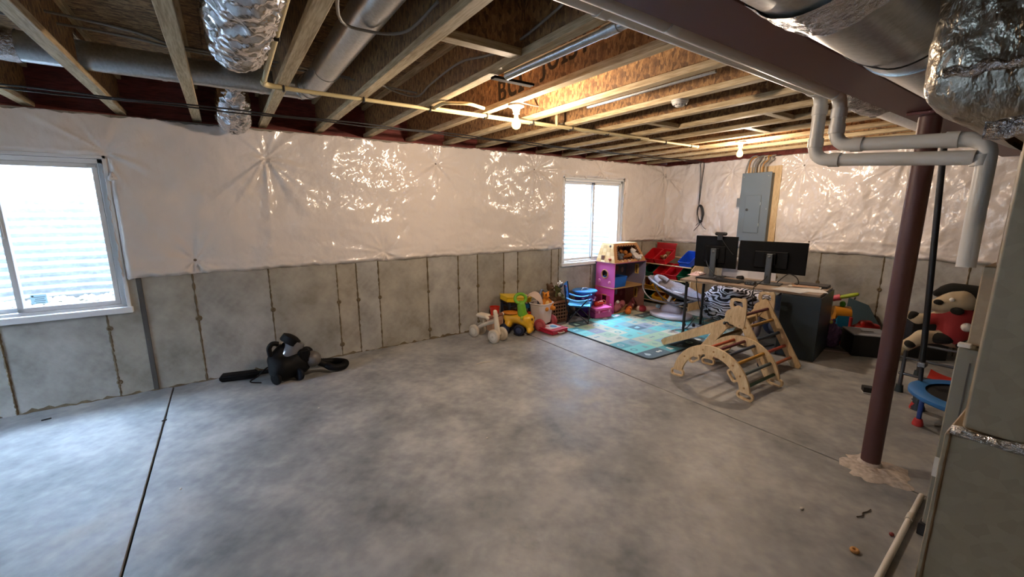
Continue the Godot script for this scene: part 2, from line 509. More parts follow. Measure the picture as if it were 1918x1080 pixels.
func _ready() -> void:
	rng.seed = 7
	# camera
	var cam := Camera3D.new()
	cam.name = "camera"
	cam.fov = rad_to_deg(2.0 * atan(540.0 / 780.0))
	cam.near = 0.05
	add_child(cam)
	cam.position = V(0, 1.5, 0)
	cam.rotation = V(deg_to_rad(-10.7), deg_to_rad(-34.3), 0)
	cam.current = true
	# overcast sky, exposure
	var env := Environment.new()
	var sky := Sky.new()
	var sm := ProceduralSkyMaterial.new()
	sm.sky_top_color = Color(0.76, 0.87, 1.0)
	sm.sky_horizon_color = Color(0.83, 0.91, 1.0)
	sm.ground_bottom_color = Color(0.3, 0.3, 0.3)
	sm.ground_horizon_color = Color(0.4, 0.4, 0.4)
	sky.sky_material = sm
	env.background_mode = Environment.BG_SKY
	env.sky = sky
	env.background_energy_multiplier = 138.0
	env.tonemap_mode = Environment.TONE_MAPPER_LINEAR
	env.tonemap_exposure = 1.15
	env.sdfgi_enabled = true
	env.ssao_enabled = true
	env.ssil_enabled = true
	var we := WorldEnvironment.new()
	we.name = "world_environment"
	we.environment = env
	add_child(we)
	make_materials()
	bulb_lamp(V(1.765, J, -2.535), "bare glowing bulb in a white porcelain lampholder beside the cream pipe", 1.75)
	bulb_lamp(V(4.66, J, -2.48), "bare glowing bulb in a white porcelain lampholder above the grey breaker panel", 1.4)
	bulb_lamp(V(0.6, J, 2.4), "bare glowing bulb in a white porcelain lampholder behind the viewpoint", 0.5)
	build_floor()
	build_walls()
	build_windows()
	build_sheeting()
	build_ceiling()
	build_overhead()
	build_furnace()
	build_services()
	build_play_left()
	build_play_back()
	build_desk()
	build_climber()
	build_right_corner()
	build_small()

func bulb_lamp(at: Vector3, label: String, energy: float) -> void:
	var o := thing("ceiling_lamp", label, "lamp", at, 0.0, "bare bulb lamps under the joists")
	var p := MB.new()
	p.lathe([Vector2(0.0, 0.0), Vector2(0.052, 0.0), Vector2(0.056, -0.006), Vector2(0.056, -0.014), Vector2(0.045, -0.02), Vector2(0.03, -0.026), Vector2(0.024, -0.05), Vector2(0.024, -0.062), Vector2(0.0, -0.062)].map(func(q): return q), 20)
	part("lampholder", p, M("e8e2d6", 0.35), o)
	var b := MB.new()
	b.lathe([Vector2(0.0, -0.165), Vector2(0.012, -0.1635), Vector2(0.024, -0.157), Vector2(0.031, -0.145), Vector2(0.033, -0.132), Vector2(0.031, -0.118), Vector2(0.024, -0.1), Vector2(0.016, -0.086), Vector2(0.0145, -0.0625)], 20)
	part("bulb", b, mats["bulb"], o)
	var l := OmniLight3D.new()
	l.name = "bulb_light"
	l.light_color = Color(1.0, 0.895, 0.785)
	l.light_energy = energy
	l.light_size = 0.03
	l.omni_range = 14.0
	l.omni_attenuation = 2.0
	l.shadow_enabled = true
	o.add_child(l)
	l.position = V(0, -0.132, 0)

# ---- floor: slabs parted by saw cuts
func build_floor() -> void:
	var f := thing("floor", "grey trowelled concrete basement floor parted by straight control joints", "floor", Vector3.ZERO, 0.0, "", "structure")
	part("sub_base", MB.new().box(V(0.8, -0.1, -0.4), V(11.2, 0.16, 8.6)), M("4a4640", 0.95), f)
	var xs := [-4.6, -0.51, 2.935, 6.4]
	var gap := 0.0055
	for i in 3:
		var x0: float = xs[i] + (gap if i else 0.0)
		var x1: float = xs[i + 1] - (gap if i < 2 else 0.0)
		part("slab", MB.new().box(V((x0 + x1) / 2, -0.01, -0.4), V(x1 - x0, 0.02, 8.5), 0.003), mats["slab"], f)
	# rough mortar patch round the post
	var o := MB.new()
	var nz := noise(FastNoiseLite.TYPE_SIMPLEX, 4.0, 3, 5)
	o.sheet(40, 10, func(u: float, w: float) -> Vector3:
		var a := u * TAU
		var r := (0.165 + 0.05 * nz.get_noise_2d(cos(a) * 0.35, sin(a) * 0.35)) * w
		var h := 0.016 * (1.0 - pow(w, 5.0)) + 0.008 * nz.get_noise_2d(cos(a) * r * 6.0, sin(a) * r * 6.0) * (1.0 - w) + 0.001
		return V(r * cos(a) * 1.0, maxf(h, 0.001), r * sin(a) * 0.95), 1.0)
	solo("mortar_patch", "pale rough mortar patch on the floor around the foot of the red steel post", "mortar", o, mats["mortar"], V(3.0, 0, -0.62))

func wall_boxes(parent: Node, xs: Array, ys: Array, solid: Callable, mk: Callable) -> void:
	for i in xs.size() - 1:
		for j in ys.size() - 1:
			if solid.call((xs[i] + xs[i + 1]) / 2, (ys[j] + ys[j + 1]) / 2): mk.call(xs[i], xs[i + 1], ys[j], ys[j + 1])

func tie_nub(parent: Node, at: Vector3, rot := Vector3.ZERO) -> void:
	var s := rng.randf_range(0.75, 1.1)
	var b := MB.new()
	b.lathe([Vector2(0.024 * s, 0.0), Vector2(0.021 * s, 0.006), Vector2(0.013 * s, 0.009), Vector2(0.008 * s, 0.004), Vector2(0.0, 0.003)], 9)
	part("tie_nub", b, mats["seam"], parent, at, rot)

func seam_fin(parent: Node, a: Vector3, b: Vector3, out: Vector3, side: Vector3) -> void:
	# ragged ridge of grout that leaked between two forms
	var m := MB.new()
	var nz := noise(FastNoiseLite.TYPE_SIMPLEX, 9.0, 3, int(a.x * 100 + a.z * 37))
	var steps := 40
	for i in steps:
		var u0 := float(i) / steps; var u1 := (i + 1.0) / steps
		var p := a.lerp(b, u0); var q := a.lerp(b, u1)
		var h0 := 0.005 + 0.006 * nz.get_noise_1d(u0 * 3.0); var h1 := 0.005 + 0.006 * nz.get_noise_1d(u1 * 3.0)
		var w0 := 0.008 + 0.006 * nz.get_noise_1d(u0 * 2.0 + 9.0); var w1 := 0.008 + 0.006 * nz.get_noise_1d(u1 * 2.0 + 9.0)
		for s in [-1.0, 1.0]:
			var nn: Vector3 = (out + side * s * 0.7).normalized()
			m.quad4(p + side * s * w0, q + side * s * w1, q + out * h1, p + out * h0, nn, nn, nn, nn)
	part("form_seam", m, mats["seam"], parent)

func build_walls() -> void:
	var inopen := func(x: float, y: float) -> bool:
		for w in WIN:
			if x > w[0] and x < w[1] and y > w[2] and y < w[3]: return true
		return false
	# long wall
	var wl := thing("wall_left", "long poured concrete wall with vertical form seams and two window openings", "wall", Vector3.ZERO, 0.0, "", "structure")
	var core := MB.new()
	wall_boxes(wl, [-4.7, WIN[0][0], WIN[0][1], WIN[1][0], WIN[1][1], 6.4], [-0.2, WIN[0][2], WIN[1][2], WIN[0][3], WIN[1][3], 2.2],
		func(x, y): return not inopen.call(x, y),
		func(x0, x1, y0, y1): core.box(V((x0 + x1) / 2, (y0 + y1) / 2, ZW - 0.13), V(x1 - x0, y1 - y0, 0.22)))
	part("core", core, mats["concrete_2"], wl)
	var seams := [-4.6, -3.6, -2.6, -2.0, -1.42, -0.845, -0.625, -0.275, 0.29, 0.88, 1.075, 1.30, 1.86, 2.25, 2.515, 2.90, 3.12, 3.69, 3.82, 4.45, 5.1, 5.6, XW]
	for i in seams.size() - 1:
		var a: float = seams[i] + (0.0 if i == 0 else 0.0012)
		var b: float = seams[i + 1] - 0.0012
		var cuts := [a, b]
		for w in WIN:
			for e in [w[0], w[1]]:
				if e > a + 0.01 and e < b - 0.01: cuts.append(e)
		cuts.sort()
		var m := MB.new()
		var off := rng.randf_range(-0.003, 0.002)
		wall_boxes(wl, cuts, [0.0, 0.70, 0.72, 1.90, 1.945, 2.2], func(x, y): return not inopen.call(x, y),
			func(x0, x1, y0, y1): m.box(V((x0 + x1) / 2, (y0 + y1) / 2, ZW - 0.01 + off / 2), V(x1 - x0, y1 - y0, 0.02 + off)))
		part("form_panel", m, mats["concrete_%d" % (rng.randi() % 4)], wl)
		if i > 0:
			var s: float = seams[i]
			var top := 0.99
			if inopen.call(s, 0.9) or absf(s - 5.1) < 0.01: top = 0.69
			seam_fin(wl, V(s, 0.0, ZW), V(s, top, ZW), Vector3.BACK, Vector3.RIGHT)
			if s > -0.6 and s < 3.2 or absf(s + 0.845) < 0.01:
				tie_nub(wl, V(s + 0.004, 0.572, ZW), V(PI / 2, 0, 0))
				if rng.randf() < 0.5: tie_nub(wl, V(s + 0.004, 0.12, ZW), V(PI / 2, 0, 0))
	# dark wide strip of sealant by the first window
	part("form_seam", MB.new().box(V(-0.622, 0.49, ZW + 0.003), V(0.034, 0.98, 0.008), 0.003), M("4d4a46", 0.9), wl)
	# crumbled edge where wall and floor meet
	var ft := MB.new()
	var nz := noise(FastNoiseLite.TYPE_SIMPLEX, 7.0, 4, 15)
	ft.sheet(360, 4, func(u: float, w: float) -> Vector3:
		var x := lerpf(-4.5, XW, u)
		var r := maxf(0.008 + 0.03 * nz.get_noise_2d(x, 0.0), 0.002)
		var q := maxf(0.012 + 0.035 * nz.get_noise_2d(x, 5.0), 0.003)
		return V(x, q * cos(w * PI / 2) * cos(w * PI / 2) + 0.0005, ZW - 0.002 + r * sin(w * PI / 2)), -1.0)
	part("footing_crumbs", ft, mats["seam"], wl)
	# far wall
	var wr := thing("wall_right", "far poured concrete wall behind the desk with vertical form seams", "wall", Vector3.ZERO, 0.0, "", "structure")
	part("core", MB.new().box(V(XW + 0.13, 1.0, -0.4), V(0.22, 2.4, 8.3)), mats["concrete_2"], wr)
	var zs := [ZW, -3.79, -3.2, -2.6, -2.11, -1.5, -0.83, -0.2, 0.4, 1.0, 1.6, 2.2, 2.8, 3.6]
	for i in zs.size() - 1:
		var z0: float = zs[i] + 0.0012; var z1: float = zs[i + 1] - 0.0012
		part("form_panel", MB.new().box(V(XW + 0.01, 1.1, (z0 + z1) / 2), V(0.02 + rng.randf_range(-0.003, 0.002), 2.2, z1 - z0)), mats["concrete_%d" % (rng.randi() % 4)], wr)
		if i > 0:
			seam_fin(wr, V(XW, 0.0, zs[i]), V(XW, 1.0, zs[i]), Vector3.LEFT, Vector3.BACK)
			tie_nub(wr, V(XW, 0.60, zs[i]), V(0, 0, PI / 2))
	# the two walls behind the viewpoint
	var wb := thing("wall_back", "bare concrete end wall behind the viewpoint", "wall", Vector3.ZERO, 0.0, "", "structure")
	var bc := MB.new()   # opening for the window: z -3.75 .. -1.95, y 0.85 .. 2.02
	bc.box(V(-4.6, 1.0, -4.15), V(0.2, 2.4, 0.8)); bc.box(V(-4.6, 1.0, 0.9), V(0.2, 2.4, 5.7))
	bc.box(V(-4.6, 0.325, -2.85), V(0.2, 1.05, 1.8)); bc.box(V(-4.6, 2.11, -2.85), V(0.2, 0.18, 1.8))
	part("core", bc, mats["concrete_1"], wb)
	var w3 := thing("window_3", "white vinyl window behind the viewpoint opening on a concrete areaway", "window", V(-4.6, 1.435, -2.85), 0.0, "", "structure")
	var wf := MB.new()
	for s in [-1.0, 1.0]:
		wf.box(V(0, 0, 0.875 * s), V(0.1, 1.17, 0.05), 0.004)
		wf.box(V(0, 0.56 * s, 0), V(0.1, 0.05, 1.8), 0.004)
	wf.box(V(0, 0, 0), V(0.06, 1.1, 0.05), 0.004)
	part("window_frame", wf, M("e6e9ec", 0.35), w3)
	for s in [-1.0, 1.0]: part("pane", MB.new().box(V(0, 0, 0.44 * s), V(0.004, 1.08, 0.84)), mats["glass"], w3)
	var aw := thing("areaway", "pale concrete areaway outside the window behind the viewpoint", "areaway", V(-4.7, 0, -2.85), 0.0, "", "structure")
	var am := MB.new()
	am.box(V(-2.2, 1.3, 0), V(0.2, 2.3, 3.2)); am.box(V(-1.1, 0.3, 0), V(2.4, 0.2, 3.2))
	for s in [-1.0, 1.0]: am.box(V(-1.1, 1.3, 1.5 * s), V(2.2, 2.3, 0.2))
	part("retaining_wall", am, mats["concrete_1"], aw)
	var wn := thing("wall_near", "bare concrete side wall beyond the furnace", "wall", Vector3.ZERO, 0.0, "", "structure")
	part("core", MB.new().box(V(0.8, 1.0, 3.7), V(10.9, 2.4, 0.2)), mats["concrete_1"], wn)
	# timber rim on top of the walls, dark red
	for r in [[1, V(0.85, 2.39, -4.60), V(11.1, 0.38, 0.08)], [2, V(6.31, 2.39, -0.4), V(0.08, 0.38, 8.3)], [3, V(-4.66, 2.39, -0.4), V(0.08, 0.38, 8.3)], [4, V(0.85, 2.39, 3.76), V(11.1, 0.38, 0.08)]]:
		var t := thing("trim_%d" % r[0], ["dark red rim board along the top of the long wall", "dark red rim board along the top of the far wall", "dark red rim board along the top of the end wall behind the viewpoint", "dark red rim board along the top of the side wall"][r[0] - 1], "rim board", Vector3.ZERO, 0.0, "", "structure")
		part("board", MB.new().box(r[1], r[2], 0.003), mats["rim"], t)
		var sill: Vector3 = r[1]
		part("sill_plate", MB.new().box(V(sill.x, 2.21, sill.z), V(r[2].x if r[2].x > 1 else 0.14, 0.036, r[2].z if r[2].z > 1 else 0.14), 0.003), mats["rim"], t)

# ---- windows and the corrugated wells outside them
func build_windows() -> void:
	var white := M("e6e9ec", 0.35)
	for k in 2:
		var w: Array = WIN[k]
		var cx: float = (w[0] + w[1]) / 2; var cy: float = (w[2] + w[3]) / 2
		var sx: float = w[1] - w[0]; var sy: float = w[3] - w[2]
		var o := thing("window_%d" % (k + 1), ["white vinyl slider window at the left beside the dark sealant strip", "white vinyl slider window behind the pink doll house"][k], "window", V(cx, cy, ZW), 0.0, "", "structure")
		var fr := MB.new()
		# buck lining the opening
		var zc := -0.115
		for s in [-1.0, 1.0]:
			fr.box(V(s * (sx / 2 - 0.012), 0, zc + 0.005), V(0.024, sy, 0.25), 0.003)
			fr.box(V(0, s * (sy / 2 - 0.012), zc + 0.005), V(sx, 0.024, 0.25), 0.003)
		part("lining", fr, white, o)
		part("sill", MB.new().box(V(0, -sy / 2 + 0.012, 0.012), V(sx + 0.02, 0.05, 0.04), 0.006), white, o)
		var f2 := MB.new()
		var t := 0.036
		for s in [-1.0, 1.0]:
			f2.box(V(s * (sx / 2 - 0.024 - t / 2), 0, -0.045), V(t, sy - 0.048, 0.07), 0.005)
			f2.box(V(0, s * (sy / 2 - 0.024 - t / 2), -0.045), V(sx - 0.048, t, 0.07), 0.005)
		part("window_frame", f2, white, o)
		# fixed sash on the left, sliding sash on the right
		var iw := sx - 0.048 - 2 * t
		var ih := sy - 0.048 - 2 * t
		for s in [0, 1]:
			var sw: float = iw * 0.515
			var px: float = (-iw / 2 + sw / 2) if s == 0 else (iw / 2 - sw / 2)
			var pz: float = -0.062 if s == 0 else -0.03
			var m := MB.new()
			var rt := 0.034
			for q in [-1.0, 1.0]:
				m.box(V(px + q * (sw / 2 - rt / 2), 0, pz), V(rt, ih, 0.026), 0.004)
				m.box(V(px, q * (ih / 2 - rt / 2), pz), V(sw, rt, 0.026), 0.004)
			var sash := part("sash", m, white, o)
			part("pane", MB.new().box(V(px, 0, pz), V(sw - rt * 1.6, ih - rt * 1.6, 0.004)), mats["glass"], sash)
			if s == 1:
				part("latch", MB.new().box(V(px + sw / 2 - 0.03, ih / 2 - 0.02, pz + 0.018), V(0.05, 0.022, 0.018), 0.004), M("cfd3d6", 0.4), sash)
				part("pull", MB.new().box(V(px - sw / 2 + 0.012, 0.06, pz + 0.016), V(0.012, 0.13, 0.014), 0.004), M("cfd3d6", 0.4), sash)
		if k == 0:
			var st := part("energy_sticker", MB.new().box(V(0.10, -ih / 2 + 0.09, -0.0265), V(0.085, 0.07, 0.001)), mats["sticker"], o)
			for q in 4:
				part("sticker_print", MB.new().box(V(0.105, -ih / 2 + 0.105 - 0.014 * q, -0.0255), V(0.06 - 0.012 * (q % 2), 0.004, 0.0006)), M("5f686c", 0.8), st)
			part("sticker_mark", MB.new().cyl(V(0.07, -ih / 2 + 0.112, -0.026), V(0.07, -ih / 2 + 0.112, -0.0253), 0.007), M("5f686c", 0.8), st)
		# well
		var well := thing("window_well", ["corrugated galvanized window well outside the left window", "corrugated galvanized window well outside the window behind the doll house"][k], "window well", V(cx, 0, ZW - 0.24), 0.0, "", "structure")
		var wm := MB.new()
		wm.sheet(48, 170, func(u: float, q: float) -> Vector3:
			var a := PI * u
			var y := lerpf(0.45, 2.50, q)
			var r := 1.0 + 0.016 * sin(y / 0.073 * TAU)
			var e := 0.62
			var c := cos(a); var sn := sin(a)
			return V(signf(c) * pow(absf(c), e) * (sx / 2 + 0.06) * r, y, -pow(maxf(sn, 0.0), e) * 0.92 * r), -1.0)
		part("corrugated_wall", wm, mats["well_metal"], well)
		part("soil", MB.new().box(V(0, 0.59, -0.5), V(sx + 0.3, 0.12, 1.1)), M("6d675c", 1.0), well)
		# loose stones in the bottom of the well
		var st0 := MB.new().ell(Vector3.ZERO, V(0.02, 0.014, 0.017), 7)
		var mm := MultiMesh.new()
		mm.transform_format = MultiMesh.TRANSFORM_3D
		mm.mesh = st0.mesh()
		mm.instance_count = 1500
		for i in 1500:
			var b := Basis.from_euler(V(rng.randf() * TAU, rng.randf() * TAU, rng.randf() * TAU)).scaled(Vector3.ONE * rng.randf_range(0.6, 1.6))
			mm.set_instance_transform(i, Transform3D(b, V(rng.randf_range(-0.5, 0.5) * (sx + 0.05), 0.655 + rng.randf() * 0.04, -rng.randf_range(0.02, 0.86))))
		var g := MultiMeshInstance3D.new()
		g.name = numbered("gravel")
		g.multimesh = mm
		g.material_override = mats["gravel"]
		add_child(g)
		g.position = V(cx, 0, ZW - 0.24)
		tag(g, ["pale gravel in the well outside the left window", "pale gravel in the well outside the window behind the doll house"][k], "gravel", "", "stuff")
	# grey roll lying in the second well
	solo("drain_pipe", "grey pipe lying on the gravel outside the window behind the doll house", "pipe", MB.new().cyl(V(-0.42, 0, 0.0), V(0.12, 0, -0.05), 0.055, 0.055, 16), M("8f979e", 0.6), V(4.3, 0.75, ZW - 0.5))

# ---- white plastic over the insulation
func crease(p: Vector2, nails: Array, ang: FastNoiseLite) -> float:
	var h := 0.0
	for i in nails.size():
		var d: Vector2 = p - nails[i]
		var r := d.length()
		if r > 1.1: continue
		var a := d.angle()
		var c := ang.get_noise_3d(cos(a) * 0.62, sin(a) * 0.62, i * 7.3)
		var ridge := 1.0 - absf(c) * 3.6
		var down := 0.55 + 0.45 * maxf(-d.y / maxf(r, 0.001), -0.3)
		h += maxf(ridge, -0.5) * 0.025 * down * exp(-r / 0.40) * smoothstep(0.0, 0.05, r)
		h -= 0.03 * exp(-r / 0.07)
	return h

func build_sheeting() -> void:
	var ang := noise(FastNoiseLite.TYPE_SIMPLEX, 1.6, 2, 81)
	var fold := noise(FastNoiseLite.TYPE_SIMPLEX, 2.1, 3, 82)
	var crk := noise(FastNoiseLite.TYPE_SIMPLEX, 15.0, 3, 83, FastNoiseLite.FRACTAL_RIDGED)
	crk.domain_warp_enabled = true
	crk.domain_warp_amplitude = 0.12
	crk.domain_warp_frequency = 3.0
	var nails := [Vector2(-0.69, 1.93), Vector2(0.36, 1.95), Vector2(2.0, 2.0), Vector2(3.37, 2.01), Vector2(4.58, 2.04), Vector2(6.03, 2.07), Vector2(-0.24, 1.08), Vector2(1.37, 1.06), Vector2(3.32, 1.03), Vector2(-2.2, 2.0), Vector2(-3.3, 1.98), Vector2(5.9, 1.05)]
	var wl := thing("vapor_barrier", "crinkled white plastic vapour barrier hung over the upper half of the long wall", "plastic sheeting")
	var m := MB.new()
	var bottom := func(x: float) -> float: return 0.965 + 0.012 * fold.get_noise_1d(x * 0.9 + 40.0) + 0.008 * fold.get_noise_1d(x * 4.0) + (0.03 if x > 5.0 else 0.0)
	var top := func(x: float) -> float: return 2.185 + 0.012 * fold.get_noise_1d(x * 1.7 + 9.0) + 0.008 * fold.get_noise_1d(x * 6.0)
	var deep := func(x: float, y: float, e: float) -> float:
		var b := 0.034 + 0.018 * fold.get_noise_2d(x * 0.7, y * 0.9) + crease(Vector2(x, y), nails, ang)
		b += (0.0008 + 0.0016 * smoothstep(0.0, 0.5, fold.get_noise_2d(x * 0.55 + 11.0, y * 0.5)) + 0.0032 * exp(-(pow((x - 1.35) / 0.8, 2.0) + pow((y - 1.7) / 0.42, 2.0))) + 0.0035 * exp(-(pow((x - 3.4) / 0.35, 2.0) + pow((y - 1.6) / 0.3, 2.0)))) * crk.get_noise_2d(x * 0.55, y * 0.6)
		var yb: float = y - bottom.call(x)
		b += 0.002 * crk.get_noise_2d(x * 1.0 + 40.0, y * 0.18)
		b += 0.009 * sin(yb * 95.0 + 3.0 * fold.get_noise_1d(x * 2.0)) * exp(-yb / 0.05)
		return 0.004 + maxf(b, 0.002) * smoothstep(0.0, 0.035, e)
	for s in [[-3.6, -1.88, 0], [-1.88, -0.70, 1], [-0.70, 3.875, 0], [3.875, 5.07, 2], [5.07, 6.085, 0]]:
		var x0: float = s[0]; var x1: float = s[1]
		var kind: int = s[2]
		m.sheet(int((x1 - x0) / 0.0135), 92 if kind == 0 else 30, func(u: float, w: float) -> Vector3:
			var x := lerpf(x0, x1, u)
			var yb: float = bottom.call(x) if kind == 0 else (1.895 if kind == 1 else 1.945) + 0.012 * sin(u * PI * 3.0) * fold.get_noise_1d(u * 4.0)
			var y := lerpf(yb, top.call(x), w)
			var e := 1.0
			for q in WIN:
				if y < q[3]: e = minf(e, minf(absf(x - q[0] + 0.0), absf(x - q[1])) + 0.004)
			if kind != 0: e = minf(e, y - yb + 0.004)
			e = minf(e, y - yb + 0.006)
			var xo := 0.0
			if kind == 0 and y < 1.92: # loose wavy edge beside the windows
				if absf(x - x0) < 1e-4 and x0 > -1.0: xo = -0.012 + 0.012 * fold.get_noise_1d(y * 5.0)
			return V(x + xo, y, ZW + deep.call(x, y, e)), 1.0)
	part("sheet", m, mats["plastic"], wl)
	for k in nails.size():
		part("nail", MB.new().lathe([Vector2(0.012, 0.0), Vector2(0.011, 0.004), Vector2(0.0, 0.006)], 10), M("6d5f52", 0.5), wl, V(nails[k].x, nails[k].y, ZW + 0.006), V(PI / 2, 0, 0))
	# gathered knots where the sheet is pinned round the first window
	for p in [[-0.668, 1.745, 0], [-0.655, 1.085, 0], [-0.655, 0.985, 0], [3.865, 1.56, 0], [3.87, 1.05, 0], [5.1, 1.75, 0], [4.28, 1.965, 0], [4.72, 1.965, 0], [-1.35, 1.93, 0]]:
		var g := MB.new()
		g.sheet(14, 10, func(u: float, w: float) -> Vector3:
			var a := u * TAU
			var r := (0.03 + 0.007 * sin(a * 3.0 + p[1] * 9.0)) * sin(w * PI * 0.5)
			return V(r * cos(a), r * sin(a) * 1.2, 0.026 * cos(w * PI * 0.5) + 0.005 * sin(a * 4.0 + w * 5.0) * w), -1.0)
		part("gather", g, mats["plastic"], wl, V(p[0], p[1], ZW + 0.012))
	# far wall
	var wr := thing("vapor_barrier", "crinkled white plastic vapour barrier over the upper half of the far wall behind the desk", "plastic sheeting")
	var m2 := MB.new()
	var n2 := [Vector2(-3.33, 2.03), Vector2(-2.42, 2.05), Vector2(-4.36, 2.0), Vector2(-2.26, 1.10), Vector2(-1.44, 2.02), Vector2(-4.36, 1.0), Vector2(-3.4, 1.08), Vector2(-1.3, 1.1), Vector2(-0.4, 2.0)]
	for s in [[-4.42, -0.3, 0.014, 88], [-0.3, 3.58, 0.03, 40]]:
		var z0: float = s[0]; var z1: float = s[1]
		m2.sheet(int((z1 - z0) / s[2]), s[3], func(u: float, w: float) -> Vector3:
			var z := lerpf(z0, z1, u)
			var yb := 0.975 + 0.012 * fold.get_noise_1d(z * 1.1 + 70.0) + 0.006 * fold.get_noise_1d(z * 5.0)
			var y := lerpf(yb, 2.19 + 0.012 * fold.get_noise_1d(z * 3.0), w)
			var b := 0.034 + 0.022 * fold.get_noise_2d(z * 1.1 + 30.0, y * 0.7) + 0.004 * crk.get_noise_2d(z * 0.5 + 3.0, y * 0.16) + crease(Vector2(z, y), n2, ang) + (0.001 + 0.0034 * smoothstep(0.0, 0.5, fold.get_noise_2d(z * 0.7 + 51.0, y * 0.6))) * crk.get_noise_2d(z * 0.55 + 20.0, y * 0.42)
			b += 0.006 * sin((y - yb) * 95.0 + 3.0 * fold.get_noise_1d(z * 2.0)) * exp(-(y - yb) / 0.05)
			return V(XW - 0.004 - maxf(b, 0.002) * smoothstep(0.0, 0.03, y - yb + 0.006), y, z), 1.0)
	part("sheet", m2, mats["plastic"], wr)
	for q in n2:
		part("nail", MB.new().lathe([Vector2(0.012, 0.0), Vector2(0.011, 0.004), Vector2(0.0, 0.006)], 10), M("6d5f52", 0.5), wr, V(XW - 0.006, q.y, q.x), V(0, 0, PI / 2))

# ---- joists, subfloor and blocking
const JX := [-4.42, -3.94, -3.46, -2.98, -2.5, -2.02, -1.54, -1.062, -0.572, -0.10, 0.37, 0.83, 1.29, 1.735, 2.17, 2.60, 3.05, 3.50, 3.95, 4.40, 4.85, 5.30, 5.75]
const DUCT_Z := -3.45
const DUCT_Y := 2.35

func build_ceiling() -> void:
	var c := thing("ceiling", "open ceiling of wooden I-joists under an oriented strand board subfloor", "ceiling", Vector3.ZERO, 0.0, "", "structure")
	var x := -4.8
	while x < 6.3:
		part("subfloor_panel", MB.new().box(V(x + 0.6, 2.54, -0.4), V(1.196, 0.036, 8.5)), mats["subfloor"], c)
		x += 1.2
	part("floor_above", MB.new().box(V(0.85, 2.60, -0.4), V(11.4, 0.08, 8.9)), mats["subfloor"], c)
	for i in JX.size():
		var jx: float = JX[i]
		var o := Node3D.new()
		o.name = "joist"
		c.add_child(o, true)
		o.position = V(jx, 0, 0)
		var z0 := -4.54; var z1 := 3.6
		part("bottom_flange", MB.new().box(V(0, J + 0.019, (z0 + z1) / 2), V(0.062, 0.038, z1 - z0), 0.003), mats["lumber"], o)
		part("top_flange", MB.new().box(V(0, 2.502, (z0 + z1) / 2), V(0.062, 0.038, z1 - z0), 0.003), mats["lumber"], o)
		var w := MB.new()
		var a := J + 0.038; var b := 2.483
		if jx < 0.5: # opening for the round duct
			var hz0 := DUCT_Z - 0.1; var hz1 := DUCT_Z + 0.1; var hy1 := DUCT_Y + 0.1
			w.box(V(0, (a + b) / 2, (z0 + hz0) / 2), V(0.011, b - a, hz0 - z0))
			w.box(V(0, (a + b) / 2, (hz1 + z1) / 2), V(0.011, b - a, z1 - hz1))
			w.box(V(0, (hy1 + b) / 2, DUCT_Z), V(0.011, b - hy1, 0.2))
		else:
			w.box(V(0, (a + b) / 2, (z0 + z1) / 2), V(0.011, b - a, z1 - z0))
		var web := part("web", w, mats["osb"], o)
		if i == 13: # stamped lettering on the side that faces the room
			for t in [["BCI", 0.20, -2.56, 2.335], ["JOIST", 0.17, -2.0, 2.395]]:
				var tm := TextMesh.new()
				tm.text = t[0]
				tm.font_size = 64
				tm.pixel_size = t[1] / 64.0
				tm.depth = 0.001
				var f := SystemFont.new()
				f.font_names = PackedStringArray(["Droid Sans"])
				f.font_weight = 700
				tm.font = f
				part("stamp", tm, M("2b2119", 0.9), o, V(-0.0062, t[3], t[2]), V(0, -PI / 2, deg_to_rad(4)))
	# blocking between joists
	for q in [[0.83, 1.29, -1.79], [3.05, 3.50, -2.45], [3.50, 3.95, -1.7], [3.95, 4.40, -2.08], [-0.10, 0.37, -1.55]]:
		var xx: float = (q[0] + q[1]) / 2; var l: float = q[1] - q[0] - 0.064
		var o := Node3D.new()
		o.name = "blocking"
		c.add_child(o, true)
		part("bottom_flange", MB.new().box(V(xx, J + 0.021, q[2]), V(l, 0.036, 0.06), 0.003), mats["lumber_cross"], o)
		part("web", MB.new().box(V(xx, 2.36, q[2]), V(l + 0.04, 0.24, 0.011)), mats["osb"], o)

func ring_clip(parent: Node, at: Vector3, r: float, dir: Vector3, m: Material, called := "strap") -> void:
	part(called, MB.new().cyl(at - dir * 0.008, at + dir * 0.008, r, r, 14), m, parent)

func crumpled_tube(pts: Array, rs: Array, seg: int, amp: float, sd: int, fr := 19.0) -> MB:
	var nz := noise(FastNoiseLite.TYPE_SIMPLEX, fr, 3, sd, FastNoiseLite.FRACTAL_RIDGED)
	var m := MB.new()
	var cnt := pts.size()
	m.sheet(cnt - 1, seg, func(u: float, w: float) -> Vector3:
		var i := clampi(int(round(u * (cnt - 1))), 0, cnt - 1)
		var d: Vector3 = (pts[mini(i + 1, cnt - 1)] - pts[maxi(i - 1, 0)]).normalized()
		var s := d.cross(Vector3.UP).normalized()
		var t := s.cross(d)
		var a := w * TAU
		var dirv := s * cos(a) + t * sin(a)
		var p: Vector3 = pts[i] + dirv * rs[i]
		return p + dirv * amp * nz.get_noise_3dv(p), 1.0)
	return m

func resample(pts: Array, rs: Array, step: int) -> Array:
	var a := spline(pts, step)
	var b := []
	for i in rs.size() - 1:
		for k in step: b.append(lerpf(rs[i], rs[i + 1], smoothstep(0.0, 1.0, float(k) / step)))
	b.append(rs[-1])
	return [a, b]

